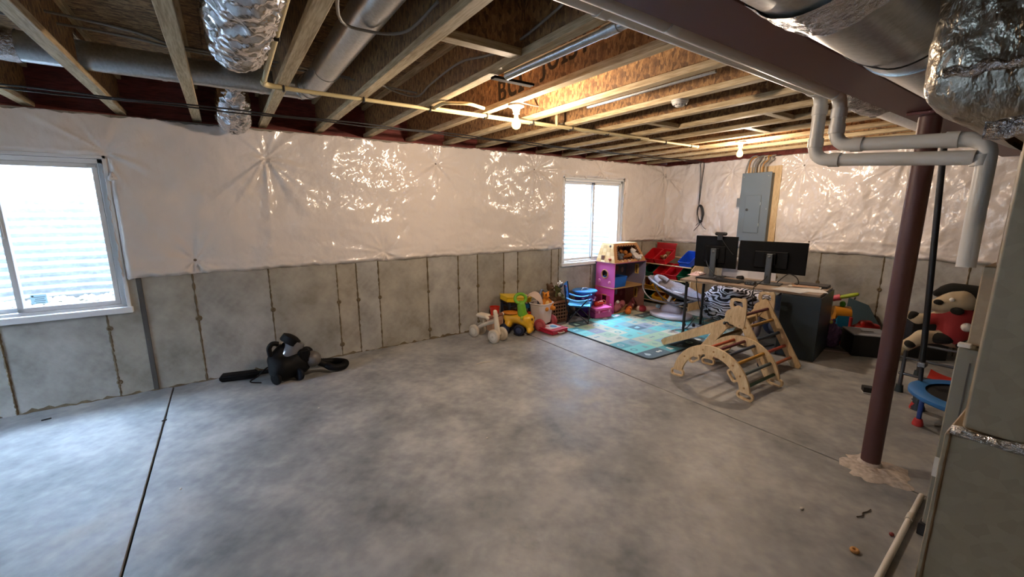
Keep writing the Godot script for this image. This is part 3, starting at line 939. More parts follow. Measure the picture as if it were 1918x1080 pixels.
func build_overhead() -> void:
	var gal: Material = mats["galvanized"]
	# round supply duct through the joist webs, with its elbow and branch along the bay
	var d := thing("supply_duct", "galvanized round duct running crosswise through the joist webs at the left", "duct")
	part("pipe", MB.new().cyl(V(-4.4, DUCT_Y, DUCT_Z), V(0.52, DUCT_Y, DUCT_Z), 0.076, 0.076, 24), gal, d)
	for sx in [-3.2, -1.9, -0.86, -0.21, 0.30]:
		part("seam_band", MB.new().cyl(V(sx - 0.012, DUCT_Y, DUCT_Z), V(sx + 0.012, DUCT_Y, DUCT_Z), 0.079, 0.079, 24), gal, d)
	part("tape", crumpled_tube([V(-0.9, DUCT_Y, DUCT_Z), V(-0.86, DUCT_Y, DUCT_Z), V(-0.82, DUCT_Y, DUCT_Z), V(-0.8, DUCT_Y, DUCT_Z)], [0.079, 0.082, 0.082, 0.079], 22, 0.004, 3), mats["foil"], d)
	var e := thing("supply_duct", "wide galvanized round duct running lengthwise in a joist bay with an elbow at its end", "duct")
	part("pipe", MB.new().cyl(V(0.61, 2.345, -3.26), V(0.61, 2.345, 1.2), 0.078, 0.078, 24), gal, e)
	for sz in [-2.9, -1.55, -0.3]:
		part("seam_band", MB.new().cyl(V(0.61, 2.345, sz - 0.012), V(0.61, 2.345, sz + 0.012), 0.081, 0.081, 24), gal, e)
	var arc := []
	for i in 7:
		var a := PI / 2 * i / 6.0
		arc.append(V(0.52 + 0.09 * sin(a) , DUCT_Y, -3.45 + 0.19 * (1 - cos(a))))
	var elb := part("elbow", MB.new().tube(arc, 0.079, 24), gal, e)
	for i in [1, 3, 5]:
		var dv: Vector3 = (arc[i + 1] - arc[i - 1]).normalized()
		part("gore_seam", MB.new().cyl(arc[i] - dv * 0.005, arc[i] + dv * 0.005, 0.083, 0.083, 24), gal, elb)
	# foil sleeved flexible duct sagging between two joists
	var fl := resample([V(0.135, 2.28, 0.6), V(0.135, 2.24, -1.2), V(0.13, 2.225, -1.9), V(0.135, 2.25, -2.45), V(0.14, 2.38, -2.78), V(0.14, 2.455, -3.15), V(0.14, 2.46, -3.5), V(0.145, 2.40, -3.75), V(0.15, 2.28, -4.0), V(0.15, 2.23, -4.25), V(0.15, 2.25, -4.40)], [0.105, 0.105, 0.112, 0.105, 0.085, 0.05, 0.05, 0.075, 0.105, 0.11, 0.05], 44)
	var fx := thing("flexible_duct", "crumpled silver foil flexible duct sagging between two joists down to the sheeting", "duct")
	part("sleeve", crumpled_tube(fl[0], fl[1], 64, 0.020, 21, 8.0), mats["foil_plain"], fx)
	# red steel beam
	var bz := -0.69
	var bm := thing("steel_beam", "dark red painted steel I-beam running under the joists to the far wall", "beam")
	var red := M("5a2a22", 0.5)
	part("bottom_flange", MB.new().box(V(0.8, 1.993, bz), V(10.7, 0.012, 0.165), 0.003), red, bm)
	part("web", MB.new().box(V(0.8, 2.104, bz), V(10.7, 0.21, 0.008)), red, bm)
	part("top_flange", MB.new().box(V(0.8, 2.213, bz), V(10.7, 0.012, 0.165), 0.003), red, bm)
	# post
	var po := thing("steel_post", "dark red round steel post standing in the pale mortar patch under the beam", "post", V(3.035, 0, -0.655))
	part("shaft", MB.new().cyl(V(0, 0.0, 0), V(0, 1.97, 0), 0.0465, 0.0465, 28), M("4a2722", 0.5), po)
	part("top_plate", MB.new().box(V(0, 1.978, 0), V(0.2, 0.016, 0.15), 0.003), red, po)
	part("collar", MB.new().lathe([Vector2(0.064, 0.0), Vector2(0.062, 0.012), Vector2(0.05, 0.03), Vector2(0.045, 0.034)], 18), mats["mortar"], po)
	# trunk duct beside the beam
	var tr := thing("trunk_duct", "large round galvanized trunk duct running beside the red beam into the foil plenum", "duct")
	var ty := 2.051; var tz := -0.45
	part("pipe", MB.new().cyl(V(-1.2, ty, tz), V(2.6, ty, tz), 0.145, 0.145, 40), gal, tr)
	for sx in [-0.4, 0.5, 1.78]:
		part("seam_band", MB.new().cyl(V(sx - 0.014, ty, tz), V(sx + 0.014, ty, tz), 0.149, 0.149, 40), gal, tr)
	var tp := []; var trr := []
	for i in 9:
		tp.append(V(1.04 + 0.02 * i, ty, tz)); trr.append(0.150)
	part("foil_tape", crumpled_tube(tp, trr, 60, 0.006, 31), mats["foil"], tr)
	part("support_wire", MB.new().tube(spline([V(1.62, 2.2, -0.57), V(1.62, 2.0, -0.593), V(1.63, 1.905, -0.48), V(1.64, 1.91, -0.39), V(1.65, 1.98, -0.3)], 6), 0.0025, 6), M("2a2a2c", 0.5), tr)
	# short branch with foil wrapped end on the room side of the beam
	var br := thing("branch_duct", "round duct with a foil wrapped end hung beyond the red post under the joists", "duct")
	part("pipe", MB.new().cyl(V(3.2, 2.132, -0.935), V(5.6, 2.132, -0.935), 0.085, 0.085, 28), gal, br)
	var bp := []; var brr := []
	for i in 26:
		var u := i / 25.0
		bp.append(V(2.72 + 0.52 * u, 2.132, -0.935)); brr.append(0.09 * sqrt(clampf(1.0 - pow(1.0 - minf(u * 3.2, 1.0), 2.0), 0.0, 1.0)) + 0.002)
	part("foil_wrap", crumpled_tube(bp, brr, 34, 0.012, 41), mats["foil"], br)
	# galvanized rod and dark bracket under a joist
	var rod := thing("vent_tube", "thin galvanized tube running along a joist to a black flat bracket", "tube")
	part("tube", MB.new().cyl(V(1.345, 2.212, -2.02), V(1.36, 2.205, -0.8), 0.022, 0.022, 18), gal, rod)
	part("coupling", MB.new().cyl(V(1.352, 2.208, -1.32), V(1.352, 2.208, -1.24), 0.026, 0.026, 18), gal, rod)
	part("bracket", MB.new().box(V(1.42, 2.206, -2.07), V(0.27, 0.014, 0.045), 0.003), mats["matte_black"], rod, V(0, 0, 0), V(0, 0, 0))
	solo("metal_strip", "dull galvanized edging strip under the joist above the smoke detector", "strip", MB.new().box(V(0, 0, 0), V(0.02, 0.012, 0.95), 0.002), gal, V(2.215, 2.213, -1.82))
	# smoke detector
	var sd := thing("smoke_detector", "white round smoke detector fixed under a joist", "smoke detector", V(2.60, J, -1.82))
	var wh := M("d9d7d3", 0.45)
	part("base", MB.new().lathe([Vector2(0.0, -0.014), Vector2(0.05, -0.014), Vector2(0.054, -0.012), Vector2(0.054, 0.0), Vector2(0.0, 0.0)].map(func(q): return q), 28), wh, sd)
	part("cover", MB.new().lathe([Vector2(0.0, -0.043), Vector2(0.022, -0.043), Vector2(0.027, -0.04), Vector2(0.03, -0.034), Vector2(0.043, -0.031), Vector2(0.049, -0.02), Vector2(0.05, -0.014)], 28), wh, sd)
	for i in 12:
		var a := TAU * i / 12.0
		part("vent_slot", MB.new().box(V(0.0365 * cos(a), -0.0335, 0.0365 * sin(a)), V(0.008, 0.003, 0.008), 0.001), M("4b4b4b", 0.7), sd)
	# white plumbing vents: two pipes beside the beam that drop, turn and go down at the furnace
	var pvc := M("cdcbc5", 0.38)
	var pa := [V(-2.5, 2.125, -0.985), V(2.585, 2.085, -0.985), V(2.585, 1.755, -0.985), V(2.585, 1.711, -0.40)]
	var pb := [V(-2.5, 2.10, -0.875), V(2.60, 2.055, -0.905), V(2.60, 1.82, -0.905), V(2.60, 1.785, -0.37), V(2.565, 1.262, -0.362)]
	var v1 := thing("vent_pipe", "white plastic vent pipe, outer and lower of the pair dropping before the red post", "pipe")
	part("pipe", MB.new().tube(pipe_path(pa, 0.075, 8), 0.030, 20), pvc, v1)
	var v2 := thing("vent_pipe", "white plastic vent pipe, the upper of the pair, turning down beside the furnace", "pipe")
	part("pipe", MB.new().tube(pipe_path(pb, 0.075, 8), 0.0305, 20), pvc, v2)
	for q in [[v1, V(2.585, 2.0, -0.985), V(0, 1, 0)], [v1, V(2.585, 1.84, -0.985), V(0, 1, 0)], [v1, V(2.585, 1.748, -0.89), V(0, -0.08, 1)], [v1, V(2.49, 2.086, -0.985), V(1, 0, 0)], [v1, V(1.0, 2.098, -0.985), V(1, 0, 0)],
		[v2, V(2.60, 1.975, -0.905), V(0, 1, 0)], [v2, V(2.60, 1.90, -0.905), V(0, 1, 0)], [v2, V(2.60, 1.814, -0.81), V(0, -0.07, 1)], [v2, V(2.60, 1.793, -0.48), V(0, -0.07, 1)], [v2, V(2.595, 1.70, -0.383), V(0, 1, 0)], [v2, V(2.50, 2.056, -0.899), V(1, 0, 0)], [v2, V(1.2, 2.07, -0.89), V(1, 0, 0)]]:
		var dv: Vector3 = q[2].normalized()
		part("coupling", MB.new().cyl(q[1] - dv * 0.022, q[1] + dv * 0.022, 0.0345, 0.0345, 20), pvc, q[0])
	# cream water pipe under the joists
	var cream := M("c9b98c", 0.45)
	var cp := thing("water_pipe", "long cream plastic water pipe strapped across the undersides of the joists", "pipe")
	part("pipe", MB.new().tube(pipe_path([V(0.245, 2.205, -0.9), V(0.265, 2.207, -2.93), V(0.40, 2.203, -2.93), V(4.52, 2.203, -2.90)], 0.05, 6), 0.0125, 12), cream, cp)
	part("elbow", MB.new().tube(pipe_path([V(0.264, 2.207, -2.83), V(0.265, 2.207, -2.93), V(0.36, 2.2035, -2.93)], 0.05, 6), 0.0165, 12), cream, cp)
	part("end_cap", MB.new().cyl(V(4.5, 2.203, -2.9), V(4.54, 2.203, -2.9), 0.017, 0.017, 12), cream, cp)
	for jx in JX:
		if jx > 0.3 and jx < 4.5: part("strap", MB.new().box(V(jx, 2.2, -2.93 + 0.03 * (jx - 0.4) / 4.0), V(0.012, 0.036, 0.034), 0.004), M("2b2723", 0.6), cp)
	part("strap", MB.new().box(V(0.252, 2.2, -2.1), V(0.034, 0.034, 0.012), 0.004), M("2b2723", 0.6), cp)
	var cp2 := thing("water_pipe", "shorter cream plastic water pipe running beside the long one past the bulb", "pipe")
	part("pipe", MB.new().tube(pipe_path([V(1.60, 2.205, -2.70), V(1.45, 2.205, -2.64), V(1.30, 2.205, -2.72), V(1.30, 2.203, -2.89), V(3.62, 2.203, -2.868)], 0.04, 6), 0.0115, 12), cream, cp2)
	part("riser", MB.new().cyl(V(2.42, 2.20, -2.876), V(2.42, 2.34, -2.876), 0.0125, 0.0125, 12), cream, cp2)
	for jx in [1.735, 2.17, 2.6, 3.05, 3.5]: part("strap", MB.new().box(V(jx, 2.2, -2.878), V(0.012, 0.034, 0.03), 0.004), M("2b2723", 0.6), cp2)
	# white and grey electrical cables
	var cab := M("8d8a84", 0.55)
	for q in [["grey cable threaded through the joists at the upper left, nearer the viewer", [V(-3.0, 2.40, -2.8), V(-0.57, 2.37, -2.87), V(-0.1, 2.35, -2.98), V(0.37, 2.36, -3.0), V(0.83, 2.36, -3.1), V(1.25, 2.33, -3.05)]],
		["grey cable threaded through the joists at the upper left, beyond the other one", [V(-3.0, 2.40, -3.06), V(-0.6, 2.38, -3.05), V(-0.1, 2.36, -3.06), V(0.37, 2.37, -3.12), V(0.83, 2.40, -3.2)]],
		["pale cable looped along the joist side near the black bracket", [V(0.86, 2.30, -2.8), V(1.05, 2.29, -2.95), V(1.24, 2.30, -3.02), V(1.245, 2.33, -2.8), V(1.255, 2.36, -2.4), V(1.27, 2.32, -2.1), V(1.27, 2.30, -1.85), V(1.24, 2.34, -1.4), V(1.2, 2.44, -1.0)]],
		["pale cable crossing under the lengthwise round duct at the top", [V(0.36, 2.28, -1.3), V(0.46, 2.262, -1.9), V(0.6, 2.257, -1.98), V(0.74, 2.262, -1.9), V(0.8, 2.32, -1.7)]],
		["pale cable behind the nearer lit bulb", [V(1.74, 2.33, -2.85), V(1.95, 2.3, -2.75), V(2.17, 2.31, -2.8), V(2.4, 2.33, -2.82)]]]:
		solo("electrical_cable", q[0], "cable", MB.new().tube(spline(q[1], 6), 0.0065, 8), cab)
	# black data cables stapled along the long wall, coiled on the far wall
	var blk := M("17161a", 0.5)
	for k in 2:
		var pts := []
		for i in 29:
			var x := lerpf(-2.6, 5.94, i / 28.0)
			pts.append(V(x, 2.207 - 0.014 * absf(sin(x * 3.4 + k)) - 0.008 * k, -3.72 - 0.035 * k + 0.02 * sin(x * 1.3)))
		pts.append_array([V(6.02, 2.16, -3.72 - 0.06 * k), V(6.035, 2.0, -3.74 - 0.03 * k), V(6.035, 1.7, -3.755 - 0.012 * k), V(6.03, 1.56, -3.76)])
		solo("data_cable", ["black cable stapled under the joists along the long wall, upper of the two", "black cable stapled under the joists along the long wall, lower of the two"][k], "cable", MB.new().tube(spline(pts, 4), 0.0055, 7), blk)
	var coil := thing("cable_coil", "black cable coil hanging on the plastic of the far wall left of the breaker panel", "cable coil", V(6.025, 1.45, -3.72))
	for k in 5:
		var pts := []
		for i in 22:
			var a := TAU * i / 22.0
			pts.append(V(-0.004 * k, 0.125 * cos(a) - 0.006 * k, (0.055 - 0.005 * k) * sin(a) * (1.0 if cos(a) > -0.3 else 0.85) + 0.03 * (cos(a) * -0.5)))
		part("loop", MB.new().tube(pts, 0.0058, 7, true), blk, coil)
	for q in [[V(0, -0.12, 0.02), V(0, -0.19, -0.02), V(0, -0.27, -0.09)], [V(0, -0.12, 0.02), V(0, -0.2, 0.05), V(0, -0.24, 0.11)], [V(0, -0.12, 0.02), V(0, -0.16, -0.03), V(0, -0.19, -0.06)]]:
		part("loose_end", MB.new().tube(spline(q, 5), 0.004, 6), blk, coil)
	part("binding", MB.new().cyl(V(0, -0.105, 0.018), V(0, -0.135, 0.018), 0.022, 0.02, 10), blk, coil)

# ---- furnace, return drop, foil plenum at the right edge
func build_furnace() -> void:
	var sm: Material = mats["sheet_metal"]
	var rd := thing("return_drop", "tall sheet metal return air duct at the right edge with a foil taped seam", "duct")
	part("lower_section", MB.new().box(V(1.40, 0.535, 0.25), V(0.51, 1.07, 0.785), 0.004), sm, rd)
	part("upper_section", MB.new().box(V(1.405, 1.362, 0.26), V(0.50, 0.57, 0.77), 0.006), sm, rd)
	var pts := []; var rs := []
	for i in 54:
		pts.append(V(1.146, 1.074, -0.137 + 0.0145 * i)); rs.append(0.008)
	part("foil_tape", crumpled_tube(pts, rs, 10, 0.006, 61), mats["foil"], rd)
	part("corner_flange", MB.new().box(V(1.146, 0.535, -0.139), V(0.016, 1.06, 0.008), 0.002), sm, rd)
	var fu := thing("furnace", "grey furnace cabinet standing behind the sheet metal duct at the right", "furnace", V(2.55, 0, -0.335))
	part("blower_cabinet", MB.new().box(V(0.35, 0.49, 0.4), V(0.7, 0.86, 0.8), 0.006), M("807b6a", 0.5, 0.1), fu)
	part("upper_cabinet", MB.new().box(V(0.36, 1.1, 0.42), V(0.66, 0.34, 0.8), 0.006), sm, fu)
	part("coil_case", MB.new().box(V(0.38, 1.5, 0.44), V(0.62, 0.46, 0.78), 0.006), sm, fu)
	part("rating_label", MB.new().box(V(-0.001, 0.355, 0.016), V(0.003, 0.095, 0.032)), M("d8d6cf", 0.6), fu)
	part("foot", MB.new().box(V(0.02, 0.03, 0.03), V(0.06, 0.06, 0.08), 0.004), M("141414", 0.7), fu)
	part("switch_box", MB.new().box(V(-0.006, 0.935, 0.02), V(0.03, 0.018, 0.04), 0.003), M("e2e0da", 0.5), fu)
	part("door_seam", MB.new().box(V(-0.001, 0.46, 0.045), V(0.004, 0.8, 0.004)), M("4d4b44", 0.6), fu)
	# drain tube on the floor
	var dr := thing("drain_tube", "thin white plastic drain tube lying on the floor at the foot of the furnace", "tube")
	part("tube", MB.new().cyl(V(1.2, 0.013, -0.315), V(2.9, 0.013, -0.40), 0.0125, 0.0125, 14), M("d5d0c6", 0.4), dr)
	part("coupling", MB.new().cyl(V(2.60, 0.015, -0.385), V(2.66, 0.015, -0.388), 0.0155, 0.0155, 14), M("c4bfb4", 0.4), dr)
	# foil wrapped plenum overhead
	var pl := thing("plenum", "foil wrapped insulated plenum hanging over the furnace at the upper right", "duct plenum")
	var nz := noise(FastNoiseLite.TYPE_CELLULAR, 17.0, 2, 71)
	nz.cellular_return_type = FastNoiseLite.RETURN_DISTANCE2_SUB
	var soft := noise(FastNoiseLite.TYPE_SIMPLEX, 2.5, 3, 72)
	var body := func(y0: float, y1: float, nu: int, nv: int, amp: float, a0: float, a1: float) -> MB:
		var m := MB.new()
		m.sheet(nu, nv, func(u: float, w: float) -> Vector3:
			var a := lerpf(a0, a1, u)
			var y := lerpf(y0, y1, w)
			var c := cos(a); var s := sin(a)
			var ex := 0.18
			var bx := signf(c) * pow(absf(c), ex); var bz := signf(s) * pow(absf(s), ex)
			var low := clampf((1.765 - y) / 0.105, 0.0, 1.0)
			var zc := lerpf(0.16, 0.20, low * low); var hz := lerpf(0.47, 0.40, low * low)
			var xc := lerpf(1.60, 1.62, low); var hx := lerpf(0.35, 0.32, low * low)
			var o := V(bx, 0, bz).normalized()
			var p := V(xc + bx * hx, y, zc + bz * hz)
			return p + o * (amp * nz.get_noise_3dv(p) + 0.012 * soft.get_noise_3dv(p)), 1.0)
		return m
	part("wrap", body.call(2.212, 1.66, 300, 90, 0.007, 0.0, TAU), mats["foil_smooth"], pl)
	part("corner_tape", body.call(2.214, 1.665, 70, 110, 0.022, PI + 0.5, PI * 1.5 - 0.25), mats["foil"], pl)
	part("underside", MB.new().box(V(1.62, 1.668, 0.20), V(0.6, 0.02, 0.76), 0.008), mats["foil_smooth"], pl)
	var cp := []; var cr := []
	for i in 50:
		cp.append(V(1.262 + 0.006 * sin(i * 0.9), 1.655, -0.19 + 0.016 * i)); cr.append(0.012)
	part("collar_tape", crumpled_tube(cp, cr, 12, 0.012, 91), mats["foil"], pl)
	var sp := []; var sr := []
	for i in 60:
		sp.append(V(1.247, 1.772 + 0.004 * sin(i * 1.7), -0.26 + 0.014 * i)); sr.append(0.007)
	part("seam_tape", crumpled_tube(sp, sr, 10, 0.009, 73), mats["foil"], pl)

# ---- breaker panel on the far wall
func build_services() -> void:
	var o := thing("breaker_panel", "grey breaker panel with a hinged door on the far wall above the monitors", "electrical panel", V(XW - 0.06, 0, 0))
	var g := M("6f7c86", 0.45, 0.1)
	part("enclosure", MB.new().box(V(-0.035, 1.53, -2.915), V(0.11, 0.90, 0.36), 0.004), g, o)
	part("cover", MB.new().box(V(-0.094, 1.53, -2.915), V(0.012, 0.92, 0.385), 0.004), g, o)
	var dr := part("door", MB.new().box(V(-0.104, 1.44, -2.925), V(0.010, 0.50, 0.20), 0.004), g, o)
	part("handle", MB.new().lathe([Vector2(0.017, 0.0), Vector2(0.017, 0.006), Vector2(0.008, 0.01), Vector2(0.0, 0.01)], 14), M("3b4248", 0.4), dr, V(-0.109, 1.50, -2.995), V(0, 0, PI / 2))
	for y in [1.30, 1.58]: part("hinge", MB.new().box(V(-0.109, y, -2.824), V(0.006, 0.04, 0.01), 0.002), M("9fa9b0", 0.4), dr)
	for q in [[1.94, -3.08], [1.94, -2.76], [1.51, -2.75]]:
		part("screw", MB.new().lathe([Vector2(0.008, 0.0), Vector2(0.006, 0.004), Vector2(0.0, 0.004)], 10), M("c2c8cc", 0.3, 0.8), o, V(-0.1, q[0], q[1]), V(0, 0, PI / 2))
	solo("backboard", "bare plywood backboard between the breaker panel and the plastic sheeting", "board", MB.new().box(V(0, 0, 0), V(0.018, 1.02, 0.44), 0.003), mats["plywood"], V(XW - 0.05, 1.56, -2.875))
	var ptb := thing("panel_box", "small grey connector box beside the breaker panel with its cable looping up", "junction box", V(XW - 0.09, 1.6, -3.15))
	part("box", MB.new().box(V(0, 0, 0), V(0.05, 0.12, 0.05), 0.004), M("727b82", 0.5), ptb)
	part("cable", MB.new().tube(spline([V(0, 0.05, 0.01), V(0, 0.35, 0.04), V(0, 0.52, 0.07), V(-0.01, 0.60, 0.12), V(-0.02, 0.61, 0.2)], 6), 0.01, 8), M("83817c", 0.5), ptb)
	var tones := ["a9722f", "8b8984", "6f6a64", "b9b2a4", "a8793a", "8a857c"]
	for k in 6:
		var z := -3.04 + 0.045 * k
		var pts := [V(5.99, 1.985, z), V(5.985, 2.09, z + 0.004), V(5.985, 2.15, z + 0.02 + 0.01 * k), V(6.0, 2.19, z + 0.05), V(6.02, 2.2, z + 0.09)]
		solo("feed_cable", ["orange cable bending out of the top of the breaker panel, first from the corner side", "pale grey cable bending out of the breaker panel top", "dark grey cable bending out of the breaker panel top", "off white cable bending out of the breaker panel top", "orange cable bending out of the breaker panel top, nearest the viewer", "brownish grey cable at the near end of the breaker panel top"][k], "cable", MB.new().tube(spline(pts, 6), 0.009 if k != 2 else 0.017, 8), M(tones[k], 0.5))

# ---------------------------------------------------------------- things against the long wall
func wheel(parent: Node, at: Vector3, r: float, w: float, tyre: Material, hub: Material, yaw := 0.0) -> void:
	var b := MB.new()
	b.lathe([Vector2(r * 0.55, -w / 2), Vector2(r * 0.9, -w / 2), Vector2(r, -w * 0.28), Vector2(r, w * 0.28), Vector2(r * 0.9, w / 2), Vector2(r * 0.55, w / 2)], 26)
	var o := part("wheel", b, tyre, parent, at, V(0, yaw, PI / 2))
	part("hub", MB.new().lathe([Vector2(0.0, -w * 0.46), Vector2(r * 0.5, -w * 0.46), Vector2(r * 0.62, -w * 0.36), Vector2(r * 0.62, w * 0.36), Vector2(r * 0.5, w * 0.46), Vector2(0.0, w * 0.46)], 22), hub, o)

func plush(called: String, label: String, at: Vector3, turn: float, caps: Array, m: Material, bits: Array, group := "", tilt := Vector3.ZERO, cell := 0.012) -> Node3D:
	var o := thing(called, label, "soft toy", at, turn, group)
	o.rotation = V(tilt.x, turn + tilt.y, tilt.z)
	part("body", MB.new().blob(caps, 0.018, cell), m, o)
	for b in bits: part(b[0], MB.new().ell(b[1], b[2], 10), b[3], o)
	return o

func teddy_caps(s: float) -> Array:
	return [[V(0, 0.06, 0) * s, V(0, 0.12, 0) * s, 0.06 * s, 0.048 * s], [V(0, 0.205, 0.005) * s, V(0, 0.21, 0.01) * s, 0.052 * s, 0.05 * s], [V(0, 0.195, 0.05) * s, V(0, 0.193, 0.062) * s, 0.026 * s, 0.022 * s],
		[V(-0.042, 0.25, 0) * s, V(-0.046, 0.256, 0) * s, 0.02 * s, 0.02 * s], [V(0.042, 0.25, 0) * s, V(0.046, 0.256, 0) * s, 0.02 * s, 0.02 * s],
		[V(-0.05, 0.14, 0.01) * s, V(-0.09, 0.075, 0.045) * s, 0.024 * s, 0.026 * s], [V(0.05, 0.14, 0.01) * s, V(0.09, 0.075, 0.045) * s, 0.024 * s, 0.026 * s],
		[V(-0.04, 0.035, 0.03) * s, V(-0.065, 0.03, 0.105) * s, 0.032 * s, 0.034 * s], [V(0.04, 0.035, 0.03) * s, V(0.065, 0.03, 0.105) * s, 0.032 * s, 0.034 * s]]

func build_play_left() -> void:
	# canister vacuum
	var blk: Material = mats["vacuum_black"]
	var dk: Material = mats["vacuum_black"]
	var vc := thing("vacuum_cleaner", "black canister vacuum cleaner with a looped hose lying at the foot of the long wall", "vacuum cleaner", V(0.34, 0, -4.08))
	part("body", MB.new().blob([[V(-0.05, 0.115, 0.03), V(0.09, 0.12, -0.01), 0.11, 0.10], [V(0.06, 0.16, 0), V(0.16, 0.2, -0.03), 0.085, 0.06], [V(-0.1, 0.2, 0.0), V(-0.02, 0.28, -0.03), 0.06, 0.05]], 0.04, 0.014), blk, vc)
	var cup := MB.new()
	cup.x = Transform3D(Basis.from_euler(V(0, 0, -0.62)), V(-0.02, 0.2, -0.02))
	cup.lathe([Vector2(0.0, 0.0), Vector2(0.075, 0.0), Vector2(0.078, 0.02), Vector2(0.078, 0.13), Vector2(0.07, 0.16), Vector2(0.0, 0.165)], 24)
	var cp := part("dust_cup", cup, M("6a6b6e", 0.15), vc, V(0.02, 0.0, 0.0))
	var cap := MB.new()
	cap.x = cup.x
	cap.lathe([Vector2(0.08, 0.125), Vector2(0.084, 0.13), Vector2(0.08, 0.185), Vector2(0.045, 0.2), Vector2(0.0, 0.2)], 24)
	part("lid", cap, dk, vc, V(-0.03, 0.02, 0.0))
	part("chrome_ring", MB.new().tube([V(-0.045, 0.34, 0.05), V(-0.03, 0.355, 0.045), V(-0.012, 0.36, 0.03), V(0.0, 0.36, 0.0)], 0.004, 6), M("c9ccd0", 0.2, 0.9), vc)
	part("handle", MB.new().tube(spline([V(-0.13, 0.24, 0.02), V(-0.135, 0.31, 0.02), V(-0.105, 0.345, 0.01), V(-0.06, 0.335, 0.0)], 6), 0.021, 12), blk, vc)
	part("motor_cover", MB.new().box(V(0.13, 0.2, 0.03), V(0.1, 0.13, 0.1), 0.02), blk, vc, V(0, 0, 0), V(0, 0, 0))
	part("exhaust_grille", MB.new().ell(V(0.2, 0.15, 0.02), V(0.075, 0.075, 0.075), 14), M("5d5a58", 0.4), vc)
	for s in [-1, 1]: wheel(vc, V(-0.02 + 0.09 * s, 0.055, 0.1), 0.055, 0.03, dk, blk, 0.6)
	var hose := []
	var ridge := []
	var hp := spline([V(0.2, 0.14, 0.02), V(0.3, 0.075, 0.02), V(0.36, 0.045, 0.07), V(0.45, 0.036, 0.06), V(0.49, 0.036, -0.03), V(0.43, 0.038, -0.11), V(0.36, 0.045, -0.13), V(0.22, 0.07, -0.12), V(0.08, 0.09, -0.13)], 16)
	for i in hp.size():
		hose.append(hp[i]); ridge.append(0.034 if i % 2 == 0 else 0.029)
	part("hose", MB.new().tube(hose, ridge, 12), blk, vc)
	part("wand", MB.new().cyl(V(-0.05, 0.06, -0.12), V(-0.36, 0.05, -0.16), 0.019, 0.019, 12), blk, vc)
	part("floor_head", MB.new().box(V(-0.42, 0.034, -0.16), V(0.29, 0.056, 0.11), 0.018), dk, vc, V(0, 0, 0.02), V(0, -0.22, 0))
	part("cord", MB.new().tube(spline([V(-0.1, 0.1, -0.05), V(-0.16, 0.13, -0.02), V(-0.24, 0.075, 0.0), V(-0.3, 0.04, 0.01), V(-0.22, 0.02, 0.03)], 6), 0.006, 7), blk, vc)
	solo("white_thread", "short white thread lying on the floor before the cream balance bike", "thread", MB.new().tube(spline([V(-0.07, 0.004, 0.0), V(-0.02, 0.004, -0.006), V(0.04, 0.004, 0.004), V(0.08, 0.004, 0.02)], 5), 0.0035, 6), M("c9c2b4", 0.7), V(1.98, 0, -3.42))
	# cream balance bike
	var cr := M("c3b8a6", 0.45)
	var cr2 := M("d8cfbf", 0.5)
	var bk := thing("balance_bike", "small cream four wheeled balance bike with brown grips beside the yellow ride on", "bike", V(2.47, 0, -3.91), 0.30)
	for s in [-1, 1]:
		wheel(bk, V(0.072 * s, 0.08, 0.0), 0.08, 0.045, cr, cr2)
		wheel(bk, V(0.06 * s + 0.03, 0.075, -0.35), 0.075, 0.04, cr, cr2)
	part("fork", MB.new().blob([[V(0, 0.1, 0.0), V(0, 0.35, -0.04), 0.034, 0.026]], 0.01, 0.01), cr2, bk)
	part("axle", MB.new().cyl(V(-0.1, 0.08, 0), V(0.1, 0.08, 0), 0.011, 0.011, 10), cr, bk)
	part("frame_tube", MB.new().tube(spline([V(0, 0.24, -0.03), V(0.01, 0.2, -0.14), V(0.02, 0.13, -0.29), V(0.03, 0.075, -0.35)], 6), 0.022, 12), cr2, bk)
	part("handlebar", MB.new().cyl(V(-0.12, 0.30, -0.04), V(0.12, 0.30, -0.04), 0.011, 0.011, 10), cr, bk)
	for s in [-1, 1]:
		part("grip", MB.new().cyl(V(0.05 * s, 0.30, -0.04), V(0.12 * s, 0.30, -0.04), 0.02, 0.02, 12), M("7a4a3c", 0.7), bk)
		part("grip_end", MB.new().ell(V(0.13 * s, 0.30, -0.04), V(0.022, 0.022, 0.022), 10), cr2, bk)
	part("seat", MB.new().box(V(0.02, 0.27, -0.24), V(0.11, 0.05, 0.17), 0.02), cr2, bk)
	part("seat_post", MB.new().cyl(V(0.02, 0.14, -0.23), V(0.02, 0.25, -0.23), 0.018, 0.018, 12), cr, bk)
	# giraffe ride-on
	var yl := M("dba81f", 0.35)
	var gr := M("6aa52c", 0.35)
	var ro := thing("ride_on_toy", "yellow plastic ride on toy with an orange seat and a green ring handle", "ride-on toy", V(2.84, 0, -4.05), 0.62)
	part("body", MB.new().blob([[V(0, 0.2, -0.12), V(0, 0.19, 0.06), 0.06, 0.07], [V(0, 0.17, 0.10), V(0, 0.13, 0.15), 0.075, 0.06], [V(-0.05, 0.12, -0.1), V(0.05, 0.12, -0.1), 0.045, 0.045], [V(-0.05, 0.06, 0.17), V(0.05, 0.06, 0.17), 0.03, 0.03], [V(0, 0.19, 0.14), V(0, 0.2, 0.16), 0.068, 0.056]], 0.04, 0.011), yl, ro)
	part("seat", MB.new().ell(V(0, 0.26, -0.08), V(0.08, 0.02, 0.11), 16), M("c97a1e", 0.4), ro)
	part("neck", MB.new().blob([[V(0, 0.23, 0.07), V(0, 0.37, 0.05), 0.062, 0.05]], 0.01, 0.011), gr, ro)
	var ringpts := []
	for i in 26:
		var rp := V(0.07 * cos(TAU * i / 26), 0.055 * sin(TAU * i / 26), -0.015 * sin(TAU * i / 26))
		ringpts.append(V(0, 0.445, 0.04) + Basis.from_euler(V(0, -0.85, 0)) * rp)
